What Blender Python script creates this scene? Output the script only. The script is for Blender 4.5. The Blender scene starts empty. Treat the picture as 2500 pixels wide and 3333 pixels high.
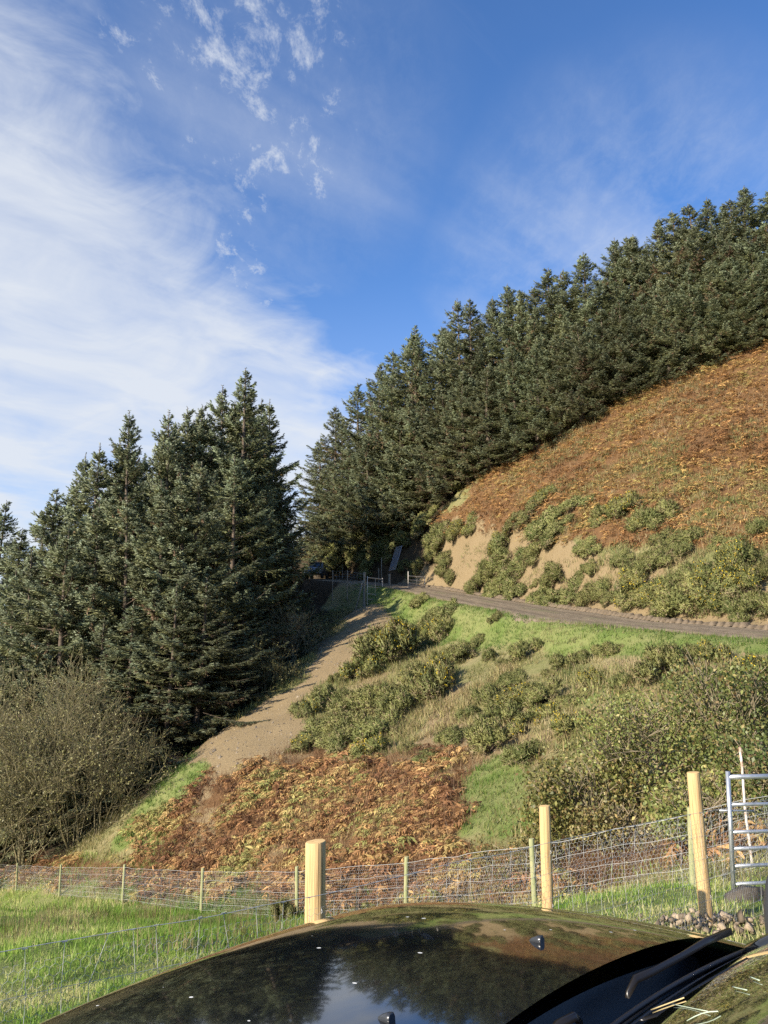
import bpy, math, random
import numpy as np
from math import radians, sin, cos, pi

# ------------------------------------------------------------------ camera, sky, sun, exposure
scene = bpy.context.scene
EYE = 1.9                      # eye height above the ground beside the parked car
PITCH = radians(10.0)
cam_data = bpy.data.cameras.new('camera')
cam = bpy.data.objects.new('camera', cam_data)
scene.collection.objects.link(cam)
cam.location = (0, 0, EYE)
cam.rotation_euler = (radians(90) + PITCH, 0, 0)
cam_data.sensor_fit = 'HORIZONTAL'
cam_data.sensor_width = 36.0
cam_data.lens = 36.0
cam_data.clip_start = 0.05
cam_data.clip_end = 6000
scene.camera = cam

SUN_AZ = radians(-130.0)       # bearing from straight ahead (+Y), negative is to the left
SUN_EL = radians(25.0)
world = bpy.data.worlds.new('World')
scene.world = world
world.use_nodes = True

def build_world():
    nt = world.node_tree
    N, L = nt.nodes, nt.links
    N.clear()
    def nd(t, **k):
        n = N.new(t)
        for a, b in k.items():
            setattr(n, a, b)
        return n
    def math_(op, a, b=None, c=None, clamp=False):
        n = nd('ShaderNodeMath', operation=op, use_clamp=clamp)
        for i, v in enumerate((a, b, c)):
            if v is None: continue
            if isinstance(v, (int, float)): n.inputs[i].default_value = v
            else: L.new(v, n.inputs[i])
        return n.outputs[0]
    def vmath(op, a, b=None):
        n = nd('ShaderNodeVectorMath', operation=op)
        for i, v in enumerate((a, b)):
            if v is None: continue
            if isinstance(v, tuple): n.inputs[i].default_value = v
            else: L.new(v, n.inputs[i])
        return n.outputs[1] if op in ('DOT_PRODUCT', 'LENGTH', 'DISTANCE') else n.outputs[0]
    def sstep(x, lo, hi):
        n = nd('ShaderNodeMapRange', interpolation_type='SMOOTHSTEP')
        L.new(x, n.inputs[0])
        n.inputs[1].default_value = lo; n.inputs[2].default_value = hi
        n.inputs[3].default_value = 0; n.inputs[4].default_value = 1
        return n.outputs[0]
    def noise(vec, scale, detail, rough, dist=0.0):
        n = nd('ShaderNodeTexNoise')
        n.inputs['Scale'].default_value = scale
        n.inputs['Detail'].default_value = detail
        n.inputs['Roughness'].default_value = rough
        n.inputs['Distortion'].default_value = dist
        L.new(vec, n.inputs['Vector'])
        return n.outputs['Fac']
    out = nd('ShaderNodeOutputWorld')
    bg = nd('ShaderNodeBackground')
    sky = nd('ShaderNodeTexSky', sky_type='NISHITA', sun_disc=False)
    sky.sun_elevation = SUN_EL
    sky.sun_rotation = SUN_AZ
    sky.altitude = 250
    sky.air_density = 1.0
    sky.dust_density = 0.6
    sky.ozone_density = 1.6
    tc = nd('ShaderNodeTexCoord')
    D = vmath('NORMALIZE', tc.outputs['Generated'])
    sep = nd('ShaderNodeSeparateXYZ'); L.new(D, sep.inputs[0])
    z = math_('MAXIMUM', sep.outputs[2], 0.0)
    iz = math_('DIVIDE', 1.0, math_('ADD', z, 0.10))
    # point where the view ray meets the high cloud layer
    q = nd('ShaderNodeCombineXYZ')
    L.new(math_('MULTIPLY', sep.outputs[0], iz), q.inputs[0])
    L.new(math_('MULTIPLY', sep.outputs[1], iz), q.inputs[1])
    Q = q.outputs[0]
    rot = nd('ShaderNodeVectorRotate', rotation_type='Z_AXIS')
    L.new(Q, rot.inputs['Vector']); rot.inputs['Angle'].default_value = radians(STREAK)
    st = nd('ShaderNodeMapping'); L.new(rot.outputs[0], st.inputs['Vector'])
    st.inputs['Scale'].default_value = (0.30, 1.25, 1)
    S = st.outputs[0]
    wm = nd('ShaderNodeMapping'); L.new(Q, wm.inputs['Vector']); wm.inputs['Scale'].default_value = (1.35, 0.75, 1); wm.inputs['Rotation'].default_value = (0, 0, radians(-12)); W_ = wm.outputs[0]
    n_soft = noise(S, 2.2, 5, 0.5, 0.4)
    n_str = noise(S, 7.0, 8, 0.6, 0.6)
    n_big = noise(Q, 1.7, 3, 0.5)
    n_wsp = noise(W_, 14.0, 12, 0.72, 0.25)
    n_patch = noise(W_, 5.0, 4, 0.5, 0.3)
    # broad cirrus veil: a sheet whose edge runs diagonally over the valley
    qs = nd('ShaderNodeSeparateXYZ'); L.new(Q, qs.inputs[0])
    line = math_('ADD', math_('ADD', math_('MULTIPLY', qs.outputs[0], VEIL[0]), math_('MULTIPLY', qs.outputs[1], VEIL[1])), VEIL[2])
    edge = math_('ADD', line, math_('MULTIPLY', math_('SUBTRACT', n_soft, 0.5), 0.55))
    edge = math_('ADD', edge, math_('MULTIPLY', math_('SUBTRACT', n_str, 0.5), 0.10))
    edge = math_('ADD', edge, math_('MULTIPLY', math_('SUBTRACT', noise(Q, 4.5, 8, 0.6, 0.8), 0.5), 0.55))
    veil = sstep(edge, -0.20, 0.28)
    n_mot = noise(Q, 3.2, 8, 0.55, 0.6)
    tex = math_('ADD', 0.86, math_('MULTIPLY', math_('SUBTRACT', n_str, 0.5), 0.22))
    tex = math_('ADD', tex, math_('MULTIPLY', math_('SUBTRACT', n_soft, 0.5), 0.9))
    tex = math_('ADD', tex, math_('MULTIPLY', math_('SUBTRACT', n_mot, 0.5), 1.1))
    veil = math_('MULTIPLY', veil, tex, clamp=True)
    # scattered wisps: cirrocumulus flecks in patches
    def blob(dx, dy, dz, lo, hi):
        d = vmath('DOT_PRODUCT', D, (dx, dy, dz))
        return sstep(d, lo, hi)
    area = None
    for (dx, dy, dz, lo, hi, amp) in WISPS:
        b = math_('MULTIPLY', blob(dx, dy, dz, lo, hi), amp)
        area = b if area is None else math_('MAXIMUM', area, b)
    wthr = math_('ADD', n_wsp, math_('MULTIPLY', math_('SUBTRACT', n_patch, 0.5), 0.5))
    wthr = math_('ADD', wthr, math_('MULTIPLY', math_('SUBTRACT', area, 1.0), 0.30))
    wisp = math_('MULTIPLY', sstep(wthr, 0.42, 0.80), 0.95)
    # thin streaks anywhere else
    thin = math_('MULTIPLY', sstep(n_str, 0.45, 0.85), math_('MULTIPLY', sstep(n_big, 0.45, 0.7), 0.35))
    th2 = None
    for (dx, dy, dz, lo, hi, amp) in THIN:
        b = math_('MULTIPLY', blob(dx, dy, dz, lo, hi), amp)
        th2 = b if th2 is None else math_('MAXIMUM', th2, b)
    thin2 = math_('MULTIPLY', th2, math_('ADD', sstep(n_soft, 0.30, 0.72), math_('MULTIPLY', sstep(n_wsp, 0.35, 0.75), 0.25)), clamp=True)
    a = math_('MAXIMUM', math_('MAXIMUM', veil, wisp), math_('MAXIMUM', thin, thin2))
    hz = sstep(z, 0.50, 0.02)
    a = math_('MAXIMUM', a, math_('MULTIPLY', hz, 0.5))
    a = math_('MULTIPLY', a, 0.93, clamp=True)
    mix = nd('ShaderNodeMix', data_type='RGBA')
    L.new(a, mix.inputs['Factor'])
    tint = nd('ShaderNodeMix', data_type='RGBA', blend_type='MULTIPLY')
    tint.inputs['Factor'].default_value = 1.0
    L.new(sky.outputs[0], tint.inputs['A']); tint.inputs['B'].default_value = SKY_TINT
    L.new(tint.outputs['Result'], mix.inputs['A'])
    mix.inputs['B'].default_value = CLOUD
    L.new(mix.outputs['Result'], bg.inputs['Color'])
    bg.inputs['Strength'].default_value = SKY_STRENGTH
    L.new(bg.outputs[0], out.inputs[0])

SKY_STRENGTH = 0.12
SKY_TINT = (0.45, 0.69, 1.0, 1)
CLOUD = (3.45, 3.65, 3.95, 1)
STREAK = -42.0
VEIL = (-1.0, 0.37, -0.875)
WISPS = [(-0.16, 0.722, 0.674, 0.975, 0.998, 1.0), (-0.13, 0.80, 0.585, 0.985, 0.999, 1.0), (-0.176, 0.87, 0.46, 0.9965, 0.9996, 0.95), (-0.14, 0.83, 0.54, 0.997, 0.9998, 0.8)]
THIN = [(0.30, 0.855, 0.42, 0.955, 0.999, 0.62), (-0.13, 0.79, 0.60, 0.968, 0.998, 0.30)]
build_world()

sun_data = bpy.data.lights.new('sun', 'SUN')
sun = bpy.data.objects.new('sun', sun_data)
scene.collection.objects.link(sun)
sun_data.energy = 4.9
sun_data.angle = radians(0.55)
sun_data.color = (1.0, 0.90, 0.76)
sd = np.array([sin(SUN_AZ) * cos(SUN_EL), cos(SUN_AZ) * cos(SUN_EL), sin(SUN_EL)])
from mathutils import Vector, Matrix
sun.rotation_euler = Vector(sd).to_track_quat('Z', 'Y').to_euler()
sun.location = (-60, -20, 60)
vs = scene.view_settings
vs.view_transform = 'Standard'; vs.look = 'None'; vs.gamma = 1.0; vs.use_curve_mapping = False
vs.exposure = 0.92
scene.cycles.max_bounces = 6
scene.cycles.transparent_max_bounces = 8
scene.cycles.use_denoising = False

# ------------------------------------------------------------------ helpers
rng = np.random.default_rng(7)
random.seed(7)
COL = scene.collection
CP, SP = cos(PITCH), sin(PITCH)

def ray(px, py):
    u = (px - 1250) / 2500; v = (1666.5 - py) / 2500
    return np.array([u, CP - v * SP, SP + v * CP])
def at(px, py, Y):
    r = ray(px, py); P = r * (Y / r[1]); P[2] += EYE
    return P
def project(P):
    P = np.asarray(P, float)
    z = P[..., 2] - EYE
    d = P[..., 1] * CP + z * SP
    up = -P[..., 1] * SP + z * CP
    d = np.where(d > 0.05, d, 1e9)
    return 1250 + 2500 * P[..., 0] / d, 1666.5 - 2500 * up / d

def mesh_np(name, V, quads=None, tris=None, col=None, smooth=False, mats=None, normals=None):
    V = np.asarray(V, np.float32).reshape(-1, 3)
    parts, tot = [], []
    if quads is not None and len(quads):
        q = np.asarray(quads, np.int32).reshape(-1, 4); parts.append(q.ravel()); tot.append(np.full(len(q), 4, np.int32))
    if tris is not None and len(tris):
        t = np.asarray(tris, np.int32).reshape(-1, 3); parts.append(t.ravel()); tot.append(np.full(len(t), 3, np.int32))
    loops = np.concatenate(parts); tot = np.concatenate(tot)
    start = np.concatenate([[0], np.cumsum(tot)[:-1]]).astype(np.int32)
    me = bpy.data.meshes.new(name)
    me.vertices.add(len(V)); me.vertices.foreach_set('co', V.ravel())
    me.loops.add(len(loops)); me.loops.foreach_set('vertex_index', loops)
    me.polygons.add(len(tot)); me.polygons.foreach_set('loop_start', start)
    try: me.polygons.foreach_set('loop_total', tot)
    except Exception: pass
    if smooth: me.polygons.foreach_set('use_smooth', np.ones(len(tot), bool))
    if col is not None:
        c = np.ones((len(V), 4), np.float32); c[:, :3] = np.asarray(col, np.float32).reshape(-1, 3)
        at_ = me.attributes.new('Col', 'FLOAT_COLOR', 'POINT'); at_.data.foreach_set('color', c.ravel())
    me.update(calc_edges=True)
    if normals is not None:
        me.polygons.foreach_set('use_smooth', np.ones(len(tot), bool))
        me.normals_split_custom_set_from_vertices(np.asarray(normals, np.float32).tolist())
    for m in (mats or []): me.materials.append(m)
    return me

def link(name, me, parent=None, loc=None, rot=None, scale=None):
    o = bpy.data.objects.new(name, me); COL.objects.link(o)
    if parent is not None: o.parent = parent
    if loc is not None: o.location = loc
    if rot is not None: o.rotation_euler = rot
    if scale is not None: o.scale = scale if hasattr(scale, '__len__') else (scale,) * 3
    return o
def tag(o, label=None, cat=None, group=None, kind=None):
    if label: o['label'] = label
    if cat: o['category'] = cat
    if group: o['group'] = group
    if kind: o['kind'] = kind
    return o
def empty(name, loc=(0, 0, 0), rz=0.0):
    o = bpy.data.objects.new(name, None); COL.objects.link(o)
    o.location = loc; o.rotation_euler = (0, 0, rz); o.empty_display_size = 0.2
    return o

class MB:
    """collects vertices and faces of one part"""
    def __init__(s): s.V, s.Q, s.T, s.C, s.N, s.n = [], [], [], [], [], 0
    def add(s, V, quads=None, tris=None, col=None):
        V = np.asarray(V, float).reshape(-1, 3)
        if quads is not None and len(quads): s.Q.append(np.asarray(quads, np.int64).reshape(-1, 4) + s.n)
        if tris is not None and len(tris): s.T.append(np.asarray(tris, np.int64).reshape(-1, 3) + s.n)
        s.V.append(V)
        if col is not None: s.C.append(np.broadcast_to(np.asarray(col, float), V.shape))
        s.n += len(V)
    def box(s, c, size, rot=None):
        h = np.array(size) / 2
        V = np.array([[x, y, z] for x in (-1, 1) for y in (-1, 1) for z in (-1, 1)], float) * h
        if rot is not None: V = V @ np.array(Matrix.Rotation(rot[0], 3, rot[1])).T
        s.add(V + np.array(c), [[0, 1, 3, 2], [4, 6, 7, 5], [0, 4, 5, 1], [2, 3, 7, 6], [0, 2, 6, 4], [1, 5, 7, 3]])
    def tube(s, pts, r, n=8, cap=True):
        pts = np.asarray(pts, float); m = len(pts)
        r = np.broadcast_to(np.asarray(r, float), (m,))
        T = np.gradient(pts, axis=0); T /= np.linalg.norm(T, axis=1)[:, None] + 1e-12
        ref = np.array([0, 0, 1.0]) if abs(T[:, 2]).mean() < 0.9 else np.array([1.0, 0, 0])
        A = np.cross(T, ref); A /= np.linalg.norm(A, axis=1)[:, None] + 1e-12
        B = np.cross(T, A)
        ang = np.arange(n) * 2 * pi / n
        V = pts[:, None] + r[:, None, None] * (np.cos(ang)[None, :, None] * A[:, None] + np.sin(ang)[None, :, None] * B[:, None])
        i = np.arange(m - 1)[:, None] * n; j = np.arange(n)[None]; k = (j + 1) % n
        Q = np.stack([i + j, i + k, i + n + k, i + n + j], -1).reshape(-1, 4)
        V = V.reshape(-1, 3); tr = []
        if cap:
            V = np.concatenate([V, pts[:1], pts[-1:]])
            for a in range(n):
                b = (a + 1) % n
                tr.append([m * n, b, a]); tr.append([m * n + 1, (m - 1) * n + a, (m - 1) * n + b])
        s.add(V, Q, tr)
    def segs(s, P0, P1, r0, r1=None, n=3, col=None):
        P0 = np.asarray(P0, float); P1 = np.asarray(P1, float); N = len(P0)
        r0 = np.broadcast_to(np.asarray(r0, float), (N,)); r1 = r0 if r1 is None else np.broadcast_to(np.asarray(r1, float), (N,))
        T = P1 - P0; T = T / (np.linalg.norm(T, axis=1)[:, None] + 1e-12)
        ref = np.where(np.abs(T[:, 2:3]) < 0.9, np.array([[0, 0, 1.0]]), np.array([[1.0, 0, 0]]))
        A = np.cross(T, ref); A /= np.linalg.norm(A, axis=1)[:, None] + 1e-12
        B = np.cross(T, A)
        ang = np.arange(n) * 2 * pi / n + 0.4
        O = np.cos(ang)[None, :, None] * A[:, None] + np.sin(ang)[None, :, None] * B[:, None]
        V = np.concatenate([P0[:, None] + r0[:, None, None] * O, P1[:, None] + r1[:, None, None] * O], 1)
        i = np.arange(N)[:, None] * 2 * n; j = np.arange(n)[None]; k = (j + 1) % n
        Q = np.stack([i + j, i + k, i + n + k, i + n + j], -1).reshape(-1, 4)
        c = None
        if col is not None: c = np.repeat(np.asarray(col, float), 2 * n, axis=0)
        s.add(V.reshape(-1, 3), Q, None, c)
    def leaves(s, P, D, W, L, wd, col, fold=0.0, mid=0.45, nrm=None):
        """pointed leaf quads: base P, direction D, side W, length L, width wd"""
        P = np.asarray(P, float); N = len(P)
        L = np.broadcast_to(np.asarray(L, float), (N,))[:, None]; wd = np.broadcast_to(np.asarray(wd, float), (N,))[:, None]
        M = P + D * L * mid
        V = np.stack([P, M + W * wd / 2, P + D * L, M - W * wd / 2], 1)
        if fold: V[:, 2, 2] -= (fold * L[:, 0])
        i = np.arange(N)[:, None] * 4
        if nrm is not None:   # leaf faces turned outwards, shaded with the soft normal of the spray they belong to
            fn = np.cross(V[:, 1] - V[:, 3], V[:, 2] - V[:, 0]); fl = (fn * nrm).sum(1) < 0
            V[fl] = V[fl][:, [0, 3, 2, 1]]; s.N.append(np.repeat(nrm, 4, axis=0))
        s.add(V.reshape(-1, 3), i + np.arange(4)[None], None, np.repeat(np.broadcast_to(np.asarray(col, float), (N, 3)), 4, axis=0))
    def mesh(s, name, mats=None, smooth=False):
        V = np.concatenate(s.V)
        Q = np.concatenate(s.Q) if s.Q else None
        T = np.concatenate(s.T) if s.T else None
        C = np.concatenate(s.C) if s.C else None
        return mesh_np(name, V, Q, T, C, smooth, mats, np.concatenate(s.N) if s.N else None)
    def obj(s, name, mat, parent=None, smooth=False, **k):
        return link(name, s.mesh(name, [mat], smooth), parent, **k)

def unit(v): return v / (np.linalg.norm(v, axis=-1, keepdims=True) + 1e-12)
def side_of(D, r=None):
    """a random unit vector at right angles to each D"""
    R = (r or rng).normal(size=D.shape)
    return unit(np.cross(D, R))
def smooth01(x, a, b):
    t = np.clip((x - a) / (b - a), 0, 1); return t * t * (3 - 2 * t)
def vnoise(x, y, sc, seed=0):
    x = np.asarray(x, float) / sc + seed * 17.31; y = np.asarray(y, float) / sc - seed * 9.73
    xi = np.floor(x); yi = np.floor(y); fx = x - xi; fy = y - yi
    fx = fx * fx * (3 - 2 * fx); fy = fy * fy * (3 - 2 * fy)
    def h(a, b):
        v = np.sin(a * 127.1 + b * 311.7 + seed * 74.7) * 43758.5453
        return v - np.floor(v)
    return (h(xi, yi) * (1 - fx) + h(xi + 1, yi) * fx) * (1 - fy) + (h(xi, yi + 1) * (1 - fx) + h(xi + 1, yi + 1) * fx) * fy
def fbm(x, y, sc, seed=0, o=4):
    s_ = 0; a = 0.5
    for i in range(o): s_ = s_ + a * vnoise(x, y, sc / 2 ** i, seed + i); a *= 0.5
    return s_
def inpoly(px, py, poly):
    px = np.asarray(px); r = np.zeros(px.shape, bool); n = len(poly); j = n - 1
    for i in range(n):
        xi, yi = poly[i]; xj, yj = poly[j]
        c = ((yi > py) != (yj > py)) & (px < (xj - xi) * (py - yi) / (yj - yi + 1e-9) + xi)
        r ^= c; j = i
    return r

# ------------------------------------------------------------------ materials
def material(name, base=(0.5, 0.5, 0.5), rough=0.7, metal=0.0, spec=0.3, coat=0.0, attr=False, vary=0.0, noise=None, bump=None, transl=0.0, ao=None):
    m = bpy.data.materials.new(name); m.use_nodes = True
    nt = m.node_tree; N, L = nt.nodes, nt.links
    b = N['Principled BSDF']; out = N['Material Output']
    b.inputs['Roughness'].default_value = rough; b.inputs['Metallic'].default_value = metal
    b.inputs['Specular IOR Level'].default_value = spec; b.inputs['Coat Weight'].default_value = coat
    if coat: b.inputs['Coat Roughness'].default_value = 0.03
    src = None
    if attr:
        a = N.new('ShaderNodeAttribute'); a.attribute_name = 'Col'; src = a.outputs['Color']
    else:
        rgb = N.new('ShaderNodeRGB'); rgb.outputs[0].default_value = (*base, 1); src = rgb.outputs[0]
    tc = N.new('ShaderNodeTexCoord')
    if noise:
        # noise = (scale tuple, colour2, lo, hi)
        mp = N.new('ShaderNodeMapping'); L.new(tc.outputs['Object'], mp.inputs[0]); mp.inputs['Scale'].default_value = noise[0]
        nz = N.new('ShaderNodeTexNoise'); nz.inputs['Scale'].default_value = 1.0; nz.inputs['Detail'].default_value = 6; nz.inputs['Roughness'].default_value = 0.65
        L.new(mp.outputs[0], nz.inputs['Vector'])
        mr = N.new('ShaderNodeMapRange'); L.new(nz.outputs['Fac'], mr.inputs[0]); mr.inputs[1].default_value = noise[2]; mr.inputs[2].default_value = noise[3]
        mx = N.new('ShaderNodeMix'); mx.data_type = 'RGBA'; L.new(mr.outputs[0], mx.inputs['Factor']); L.new(src, mx.inputs['A']); mx.inputs['B'].default_value = (*noise[1], 1)
        src = mx.outputs['Result']
    if vary:
        oi = N.new('ShaderNodeObjectInfo')
        mr = N.new('ShaderNodeMapRange'); L.new(oi.outputs['Random'], mr.inputs[0]); mr.inputs[3].default_value = 1 - vary; mr.inputs[4].default_value = 1 + vary
        hs = N.new('ShaderNodeHueSaturation'); L.new(mr.outputs[0], hs.inputs['Value']); L.new(src, hs.inputs['Color'])
        m2 = N.new('ShaderNodeMapRange'); w = N.new('ShaderNodeMath'); w.operation = 'FRACT'
        w2 = N.new('ShaderNodeMath'); w2.operation = 'MULTIPLY'; L.new(oi.outputs['Random'], w2.inputs[0]); w2.inputs[1].default_value = 7.3
        L.new(w2.outputs[0], w.inputs[0]); L.new(w.outputs[0], m2.inputs[0]); m2.inputs[3].default_value = 0.5 - vary * 0.06; m2.inputs[4].default_value = 0.5 + vary * 0.06
        L.new(m2.outputs[0], hs.inputs['Hue'])
        src = hs.outputs[0]
    L.new(src, b.inputs['Base Color'])
    if bump:
        nz = N.new('ShaderNodeTexNoise'); mp = N.new('ShaderNodeMapping'); L.new(tc.outputs['Object'], mp.inputs[0]); mp.inputs['Scale'].default_value = bump[0]
        nz.inputs['Scale'].default_value = 1; nz.inputs['Detail'].default_value = 5; L.new(mp.outputs[0], nz.inputs['Vector'])
        bp = N.new('ShaderNodeBump'); bp.inputs['Strength'].default_value = bump[1]; bp.inputs['Distance'].default_value = bump[2]
        L.new(nz.outputs['Fac'], bp.inputs['Height']); L.new(bp.outputs[0], b.inputs['Normal'])
    if transl:
        t = N.new('ShaderNodeBsdfTranslucent'); L.new(src, t.inputs['Color'])
        ms = N.new('ShaderNodeMixShader'); ms.inputs[0].default_value = transl
        L.new(b.outputs[0], ms.inputs[1]); L.new(t.outputs[0], ms.inputs[2]); L.new(ms.outputs[0], out.inputs[0])
    return m

M = {}
M['needle'] = material('spruce_needles', attr=True, rough=0.55, spec=0.4, vary=0.2, transl=0.22)
M['bark'] = material('bark', (0.09, 0.065, 0.045), 0.9, noise=((3, 3, 12), (0.16, 0.13, 0.1), 0.4, 0.7), bump=((8, 8, 30), 0.6, 0.03))
M['gorse'] = material('gorse_shoots', attr=True, rough=0.65, vary=0.15, transl=0.1)
M['petal'] = material('gorse_flowers', attr=True, rough=0.6, transl=0.15)
M['bracken'] = material('bracken_fronds', attr=True, rough=0.75, spec=0.2, transl=0.22)
M['grass'] = material('grass_blades', attr=True, rough=0.5, spec=0.35, transl=0.5)
M['leaf'] = material('hazel_leaves', attr=True, rough=0.5, spec=0.4, transl=0.25)
M['twig'] = material('bare_twigs', attr=True, rough=0.85, spec=0.2)
M['galv'] = material('galvanised_steel', (0.52, 0.54, 0.56), 0.42, 0.75, 0.5, noise=((9, 9, 9), (0.36, 0.38, 0.40), 0.45, 0.65))
M['wire'] = material('galvanised_wire', (0.42, 0.42, 0.41), 0.5, 0.0, 0.5)
M['newpost'] = material('new_peeled_pine', (0.56, 0.385, 0.185), 0.8, spec=0.2, noise=((45, 45, 1.6), (0.24, 0.14, 0.055), 0.54, 0.70), bump=((70, 70, 2.5), 0.8, 0.010))
M['endgrain'] = material('sawn_end_grain', (0.66, 0.46, 0.21), 0.8, noise=((30, 30, 30), (0.46, 0.29, 0.11), 0.4, 0.7))
M['palesteel'] = material('pale_galvanised_rails', (0.40, 0.365, 0.31), 0.7, 0.0, 0.3)
M['shadesteel'] = material('shade_darkened_steel', (0.26, 0.27, 0.29), 0.6, 0.3, 0.4)  # galvanised steel with tree shade put into its colour, for the leaning gate
M['oldpost'] = material('weathered_treated_post', (0.25, 0.27, 0.13), 0.85, noise=((14, 14, 3), (0.40, 0.36, 0.2), 0.4, 0.7))
M['greypost'] = material('grey_weathered_timber', (0.17, 0.15, 0.12), 0.9, noise=((14, 14, 3), (0.28, 0.25, 0.2), 0.4, 0.7))
M['stone'] = material('broken_stone', attr=True, rough=0.9, noise=((2.5, 2.5, 2.5), (0.12, 0.10, 0.08), 0.5, 0.75), bump=((30, 30, 30), 0.5, 0.01))

# ------------------------------------------------------------------ terrain
CTRL = []
def cp(px, py, Y): CTRL.append(at(px, py, Y))
def cw(x, y, z): CTRL.append(np.array([x, y, z + EYE]))
for p in [(0, 0, -1.86), (-1, 2, -1.92), (1, 2, -1.86), (2.2, 1, -1.82), (0, -12, -1.5), (12, -12, -0.8), (-14, -12, -2.6), (2, 4, -2.05),
          (-1.8, 3.6, -2.40), (-0.43, 4.7, -2.46), (1.26, 6.05, -2.47), (3.08, 7.5, -2.5), (4.2, 8.4, -2.55), (4.2, 9.2, -2.68), (7, 10.2, -2.6),
          (-6, 4.5, -2.9), (-3, 9, -3.55), (-14, 8, -4.6), (11, 9, -1.7), (13, 16, -1.9), (22, 18, -0.6), (6, 5, -1.9)]: cw(*p)
FAR_POSTS = [(-30, 2805, 2880, 39.5), (60, 2810, 2897, 36.0), (200, 2815, 2912, 32.0), (405, 2815, 2933, 27.5), (660, 2827, 2970, 23.0), (970, 2822, 2985, 18.8), (1320, 2790, 2990, 16.0), (1735, 2732, 2975, 12.6), (2240, 2628, 2870, 10.6)]
for x, t, b, Y in FAR_POSTS[1:]: cp(x, b, Y)
for p in [(150, 3000, 20), (500, 3050, 14), (900, 3060, 11), (0, 2960, 26), (1250, 3020, 12)]: cp(*p)
# bank foot just behind the fence
for p in [(60, 2862, 39), (405, 2880, 30.5), (660, 2900, 26), (970, 2905, 21.8), (1320, 2890, 18.6), (1735, 2870, 15), (2240, 2790, 12.6)]: cp(*p)
for p in [(700, 2750, 28.5), (700, 2600, 31.5), (700, 2450, 36), (850, 2300, 43), (1000, 2700, 25.5), (1000, 2600, 28), (1000, 2450, 33), (1000, 2300, 40), (1000, 2150, 49), (1150, 2020, 57),
          (1250, 2750, 21.5), (1250, 2600, 25), (1250, 2450, 29.5), (1250, 2300, 35.5), (1250, 2150, 44), (1250, 2030, 53), (1250, 1955, 60),
          (1500, 2700, 19.5), (1500, 2600, 22), (1500, 2450, 26), (1500, 2300, 31), (1500, 2150, 38), (1500, 2050, 44.5),
          (1800, 2700, 16.8), (1800, 2500, 21), (1800, 2300, 26), (1800, 2150, 31), (1800, 2070, 34.5),
          (2100, 2600, 15.3), (2100, 2400, 19), (2100, 2200, 24), (2100, 2120, 27),
          (2400, 2500, 13.8), (2400, 2250, 19), (2400, 2150, 22.5),
          (550, 2560, 35), (420, 2680, 34.5)]: cp(*p)
TRACK = [(3100, 2105, 21.5), (2800, 2086, 23.8), (2500, 2068, 26.5), (2250, 2046, 29.5), (2000, 2026, 33.3), (1800, 1997, 38.8), (1600, 1963, 47), (1500, 1945, 53), (1400, 1926, 59.5), (1330, 1913, 64.0), (1200, 1899, 70), (1080, 1889, 75.5), (950, 1882, 82), (820, 1878, 90)]
for p in TRACK: cp(*p)
for p in [(2500, 1985, 29.8), (2500, 1800, 33.8), (2500, 1500, 43), (2500, 1130, 57), (2250, 1975, 32.6), (2250, 1800, 36.8), (2250, 1500, 46), (2250, 1240, 58),
          (2000, 1965, 36.6), (2000, 1800, 41), (2000, 1600, 48), (2000, 1345, 60), (1800, 1945, 42), (1800, 1800, 46), (1800, 1600, 54), (1800, 1470, 62),
          (1600, 1915, 50.2), (1600, 1780, 54), (1600, 1600, 63), (1500, 1880, 56.2), (1500, 1750, 60), (1500, 1645, 65.5), (1400, 1850, 64), (1400, 1750, 67.5), (1400, 1690, 71),
          (1250, 1830, 73), (1250, 1755, 77), (1000, 1835, 88), (1000, 1770, 94)]: cp(*p)
for p in [(48, 95, 40), (22, 95, 30), (8, 102, 26), (-6, 118, 17), (-24, 110, 5), (-45, 100, -7), (-32, 70, -9), (-24, 55, -10.5), (-14.5, 48, -8.2), (-10, 56, -4.5), (-8.2, 66, 1.0), (-55, 60, -13),
          (30, 28, 5), (42, 44, 15), (64, 70, 30), (-30, 46, -12.6), (-40, 30, -11), (-25, 20, -8)]: cw(*p)
CTRL = np.array(CTRL)

def tps_fit(P, lam=0.4):
    n = len(P); d = np.hypot(P[:, None, 0] - P[None, :, 0], P[:, None, 1] - P[None, :, 1])
    K = np.where(d > 0, d * d * np.log(d + 1e-12), 0) + lam * np.eye(n)
    Pm = np.c_[np.ones(n), P[:, :2]]
    A = np.zeros((n + 3, n + 3)); A[:n, :n] = K; A[:n, n:] = Pm; A[n:, :n] = Pm.T
    return np.linalg.solve(A, np.r_[P[:, 2], 0, 0, 0])
TPS = tps_fit(CTRL)
def base_z(x, y):
    x = np.clip(np.asarray(x, float), -50, 66); y = np.clip(np.asarray(y, float), -12, 118)
    out = np.zeros(x.shape)
    xf, yf = x.ravel(), y.ravel(); res = np.empty(xf.size)
    for i in range(0, xf.size, 40000):
        a, b = xf[i:i + 40000], yf[i:i + 40000]
        d2 = (a[:, None] - CTRL[None, :, 0]) ** 2 + (b[:, None] - CTRL[None, :, 1]) ** 2
        k = 0.5 * d2 * np.log(d2 + 1e-12)
        res[i:i + 40000] = k @ TPS[:-3] + TPS[-3] + TPS[-2] * a + TPS[-1] * b
    return res.reshape(x.shape)

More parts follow.
